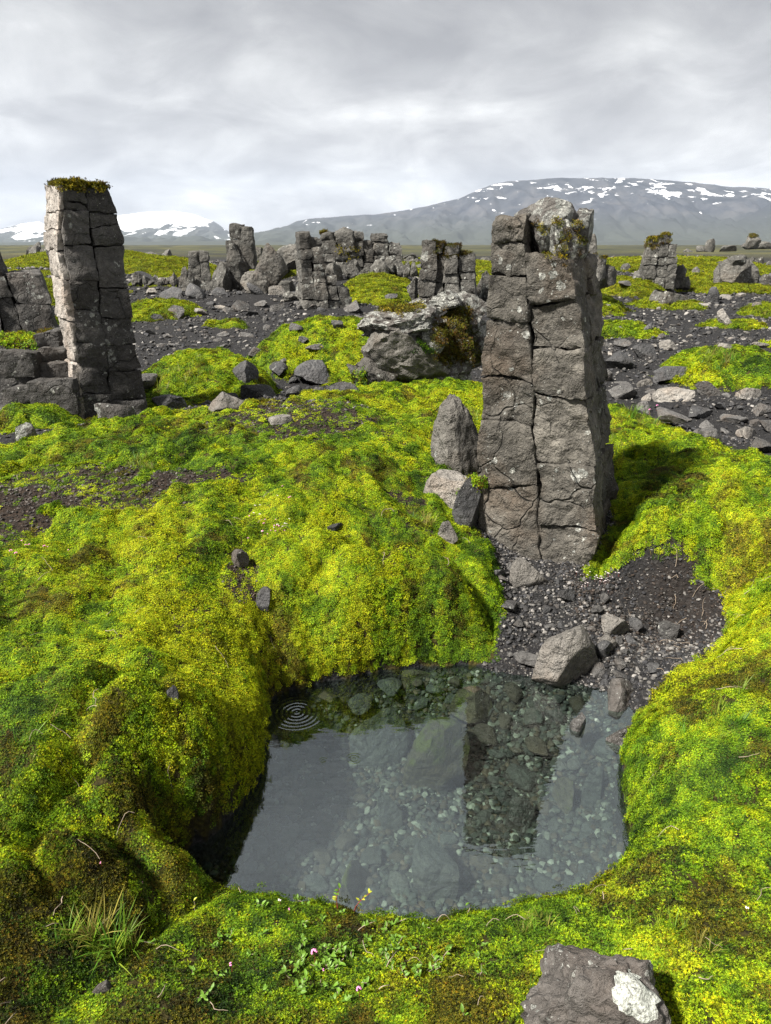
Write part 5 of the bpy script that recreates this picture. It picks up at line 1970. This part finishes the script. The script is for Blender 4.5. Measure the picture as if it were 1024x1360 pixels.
def petal_ball(seed, mat, nb=9, R=.006):
    r = np.random.default_rng(seed)
    parts = []
    V0, F0 = ICO[1]
    for k in range(nb):
        dd = r.normal(size=3)
        dd[2] = abs(dd[2])
        dd /= np.linalg.norm(dd)
        v = V0 * np.array([.5, .5, .3]) * R * .75 + dd * R * .7
        parts.append((v, F0, 0.0))
    V, F, _ = gather(parts)
    return mesh_from('petals', V, F, mat)


FL = [petal_ball(1, M['pink']), petal_ball(2, M['pink'], 6, .005), petal_ball(3, M['white_f'], 6, .005)]
st_me = mesh_from('stem', *tube([(0, 0, -.012), (.001, 0, 0), (0, .001, .014)], .0007, 4), M['red_stem'])


def flower(px, py, s, k, label, group):
    p = hit(px, py)[0]
    root = empty('pink_flower', p + np.array([0, 0, .012 * s]), label, 'flower', group)
    root.scale = (s, s, s)
    obj('stem', st_me, root)
    obj('petals', FL[k], root, (0, 0, .016))


for px, py, s, k in [(418, 1278, 1.3, 0), (308, 1292, 1.0, 1), (477, 1325, 1.0, 0), (430, 1292, .7, 1), (372, 1205, .8, 2), (385, 1218, .7, 1), (190, 1178, .7, 1), (140, 1180, .6, 1), (990, 1215, .8, 2)]:
    flower(px, py, s, k, 'tiny pink flower head in the moss of the near bank', 'pink flowers on the near bank')
for j in range(30):
    px, py = r.normal(362, 22), r.normal(700, 14)
    flower(px, py, r.uniform(.6, 1.1), int(r.integers(0, 3)), 'tiny pink flower of the patch high on the big moss slope', 'pink flowers on the big moss slope')
for j in range(9):
    flower(r.normal(40, 25), r.normal(735, 8), r.uniform(.7, 1.1), int(r.integers(0, 2)), 'tiny pink flower near the bare soil of the left bank', 'pink flowers by the bare soil')
for px, py in [(862, 552), (884, 556), (872, 546), (888, 562)]:
    flower(px, py, 2.0, 0, 'magenta flower on the crest of the right bank', 'magenta flowers on the right crest')
for j in range(40):
    px, py = r.normal(795, 16), r.normal(772, 8)
    flower(px, py, r.uniform(.4, .8), 2, 'tiny whitish flower in the clump at the right foot of the main pillar', 'whitish flowers at the pillar foot')

# dry twigs lying in the moss
def twigs():
    r = np.random.default_rng(9)
    parts = []
    px = np.concatenate([r.uniform(10, 1010, 120), r.uniform(820, 1020, 30)])
    py = np.concatenate([r.uniform(600, 1350, 120), r.uniform(760, 960, 30)])
    W = hit(px, py)
    for p in W:
        if p[2] < .03 or (abs(p[0] - .75) < .35 and abs(p[1] - 2.9) < .5):
            continue
        L = r.uniform(.02, .075) * (1 + p[1] * .15)
        a = r.uniform(0, 6.28)
        k = 6
        path = []
        q = p[:2].copy()
        for i in range(k):
            a += r.normal(0, .45)
            q = q + np.array([math.cos(a), math.sin(a)]) * L / k
            path.append((q[0], q[1], 0))
        path = np.array(path)
        path[:, 2] = H(path[:, 0], path[:, 1]) + .012 + .012 * np.sin(np.linspace(0, 3.1, k)) * r.uniform(0, 1.5)
        v, f = tube(path, r.uniform(.0006, .0013) * (1 + p[1] * .1), 4)
        parts.append((v, f, 0.0))
    V, F, _ = gather(parts)
    tag(obj('dry_twigs', mesh_from('dry_twigs', V, F, M['twig'])), 'bleached dry twigs tangled in the moss of the banks', 'twigs', None, 'stuff')


twigs()

# ------------------------------------------------------------------ haze
def haze():
    m = bpy.data.materials.new('haze')
    m.use_nodes = True
    t = NT(m.node_tree)
    t.n.clear()
    out = t.new('ShaderNodeOutputMaterial')
    v = t.new('ShaderNodeVolumePrincipled')
    v.inputs['Color'].default_value = (.72, .83, 1.0, 1)
    v.inputs['Density'].default_value = HAZE
    v.inputs['Anisotropy'].default_value = 0.3
    t.l.new(v.outputs[0], out.inputs['Volume'])
    x0, x1, y0, y1, z0, z1 = -14000, 14000, -60, 16500, -6, 1250
    V = [(x, y, z) for x in (x0, x1) for y in (y0, y1) for z in (z0, z1)]
    F = [[0, 1, 3, 2], [4, 6, 7, 5], [0, 4, 5, 1], [2, 3, 7, 6], [0, 2, 6, 4], [1, 5, 7, 3]]
    o = obj('haze', mesh_from('haze', V, F, m, False))
    tag(o, 'thin bluish haze in front of the mountains', 'haze', None, 'stuff')


HAZE = 5.2e-5
haze()
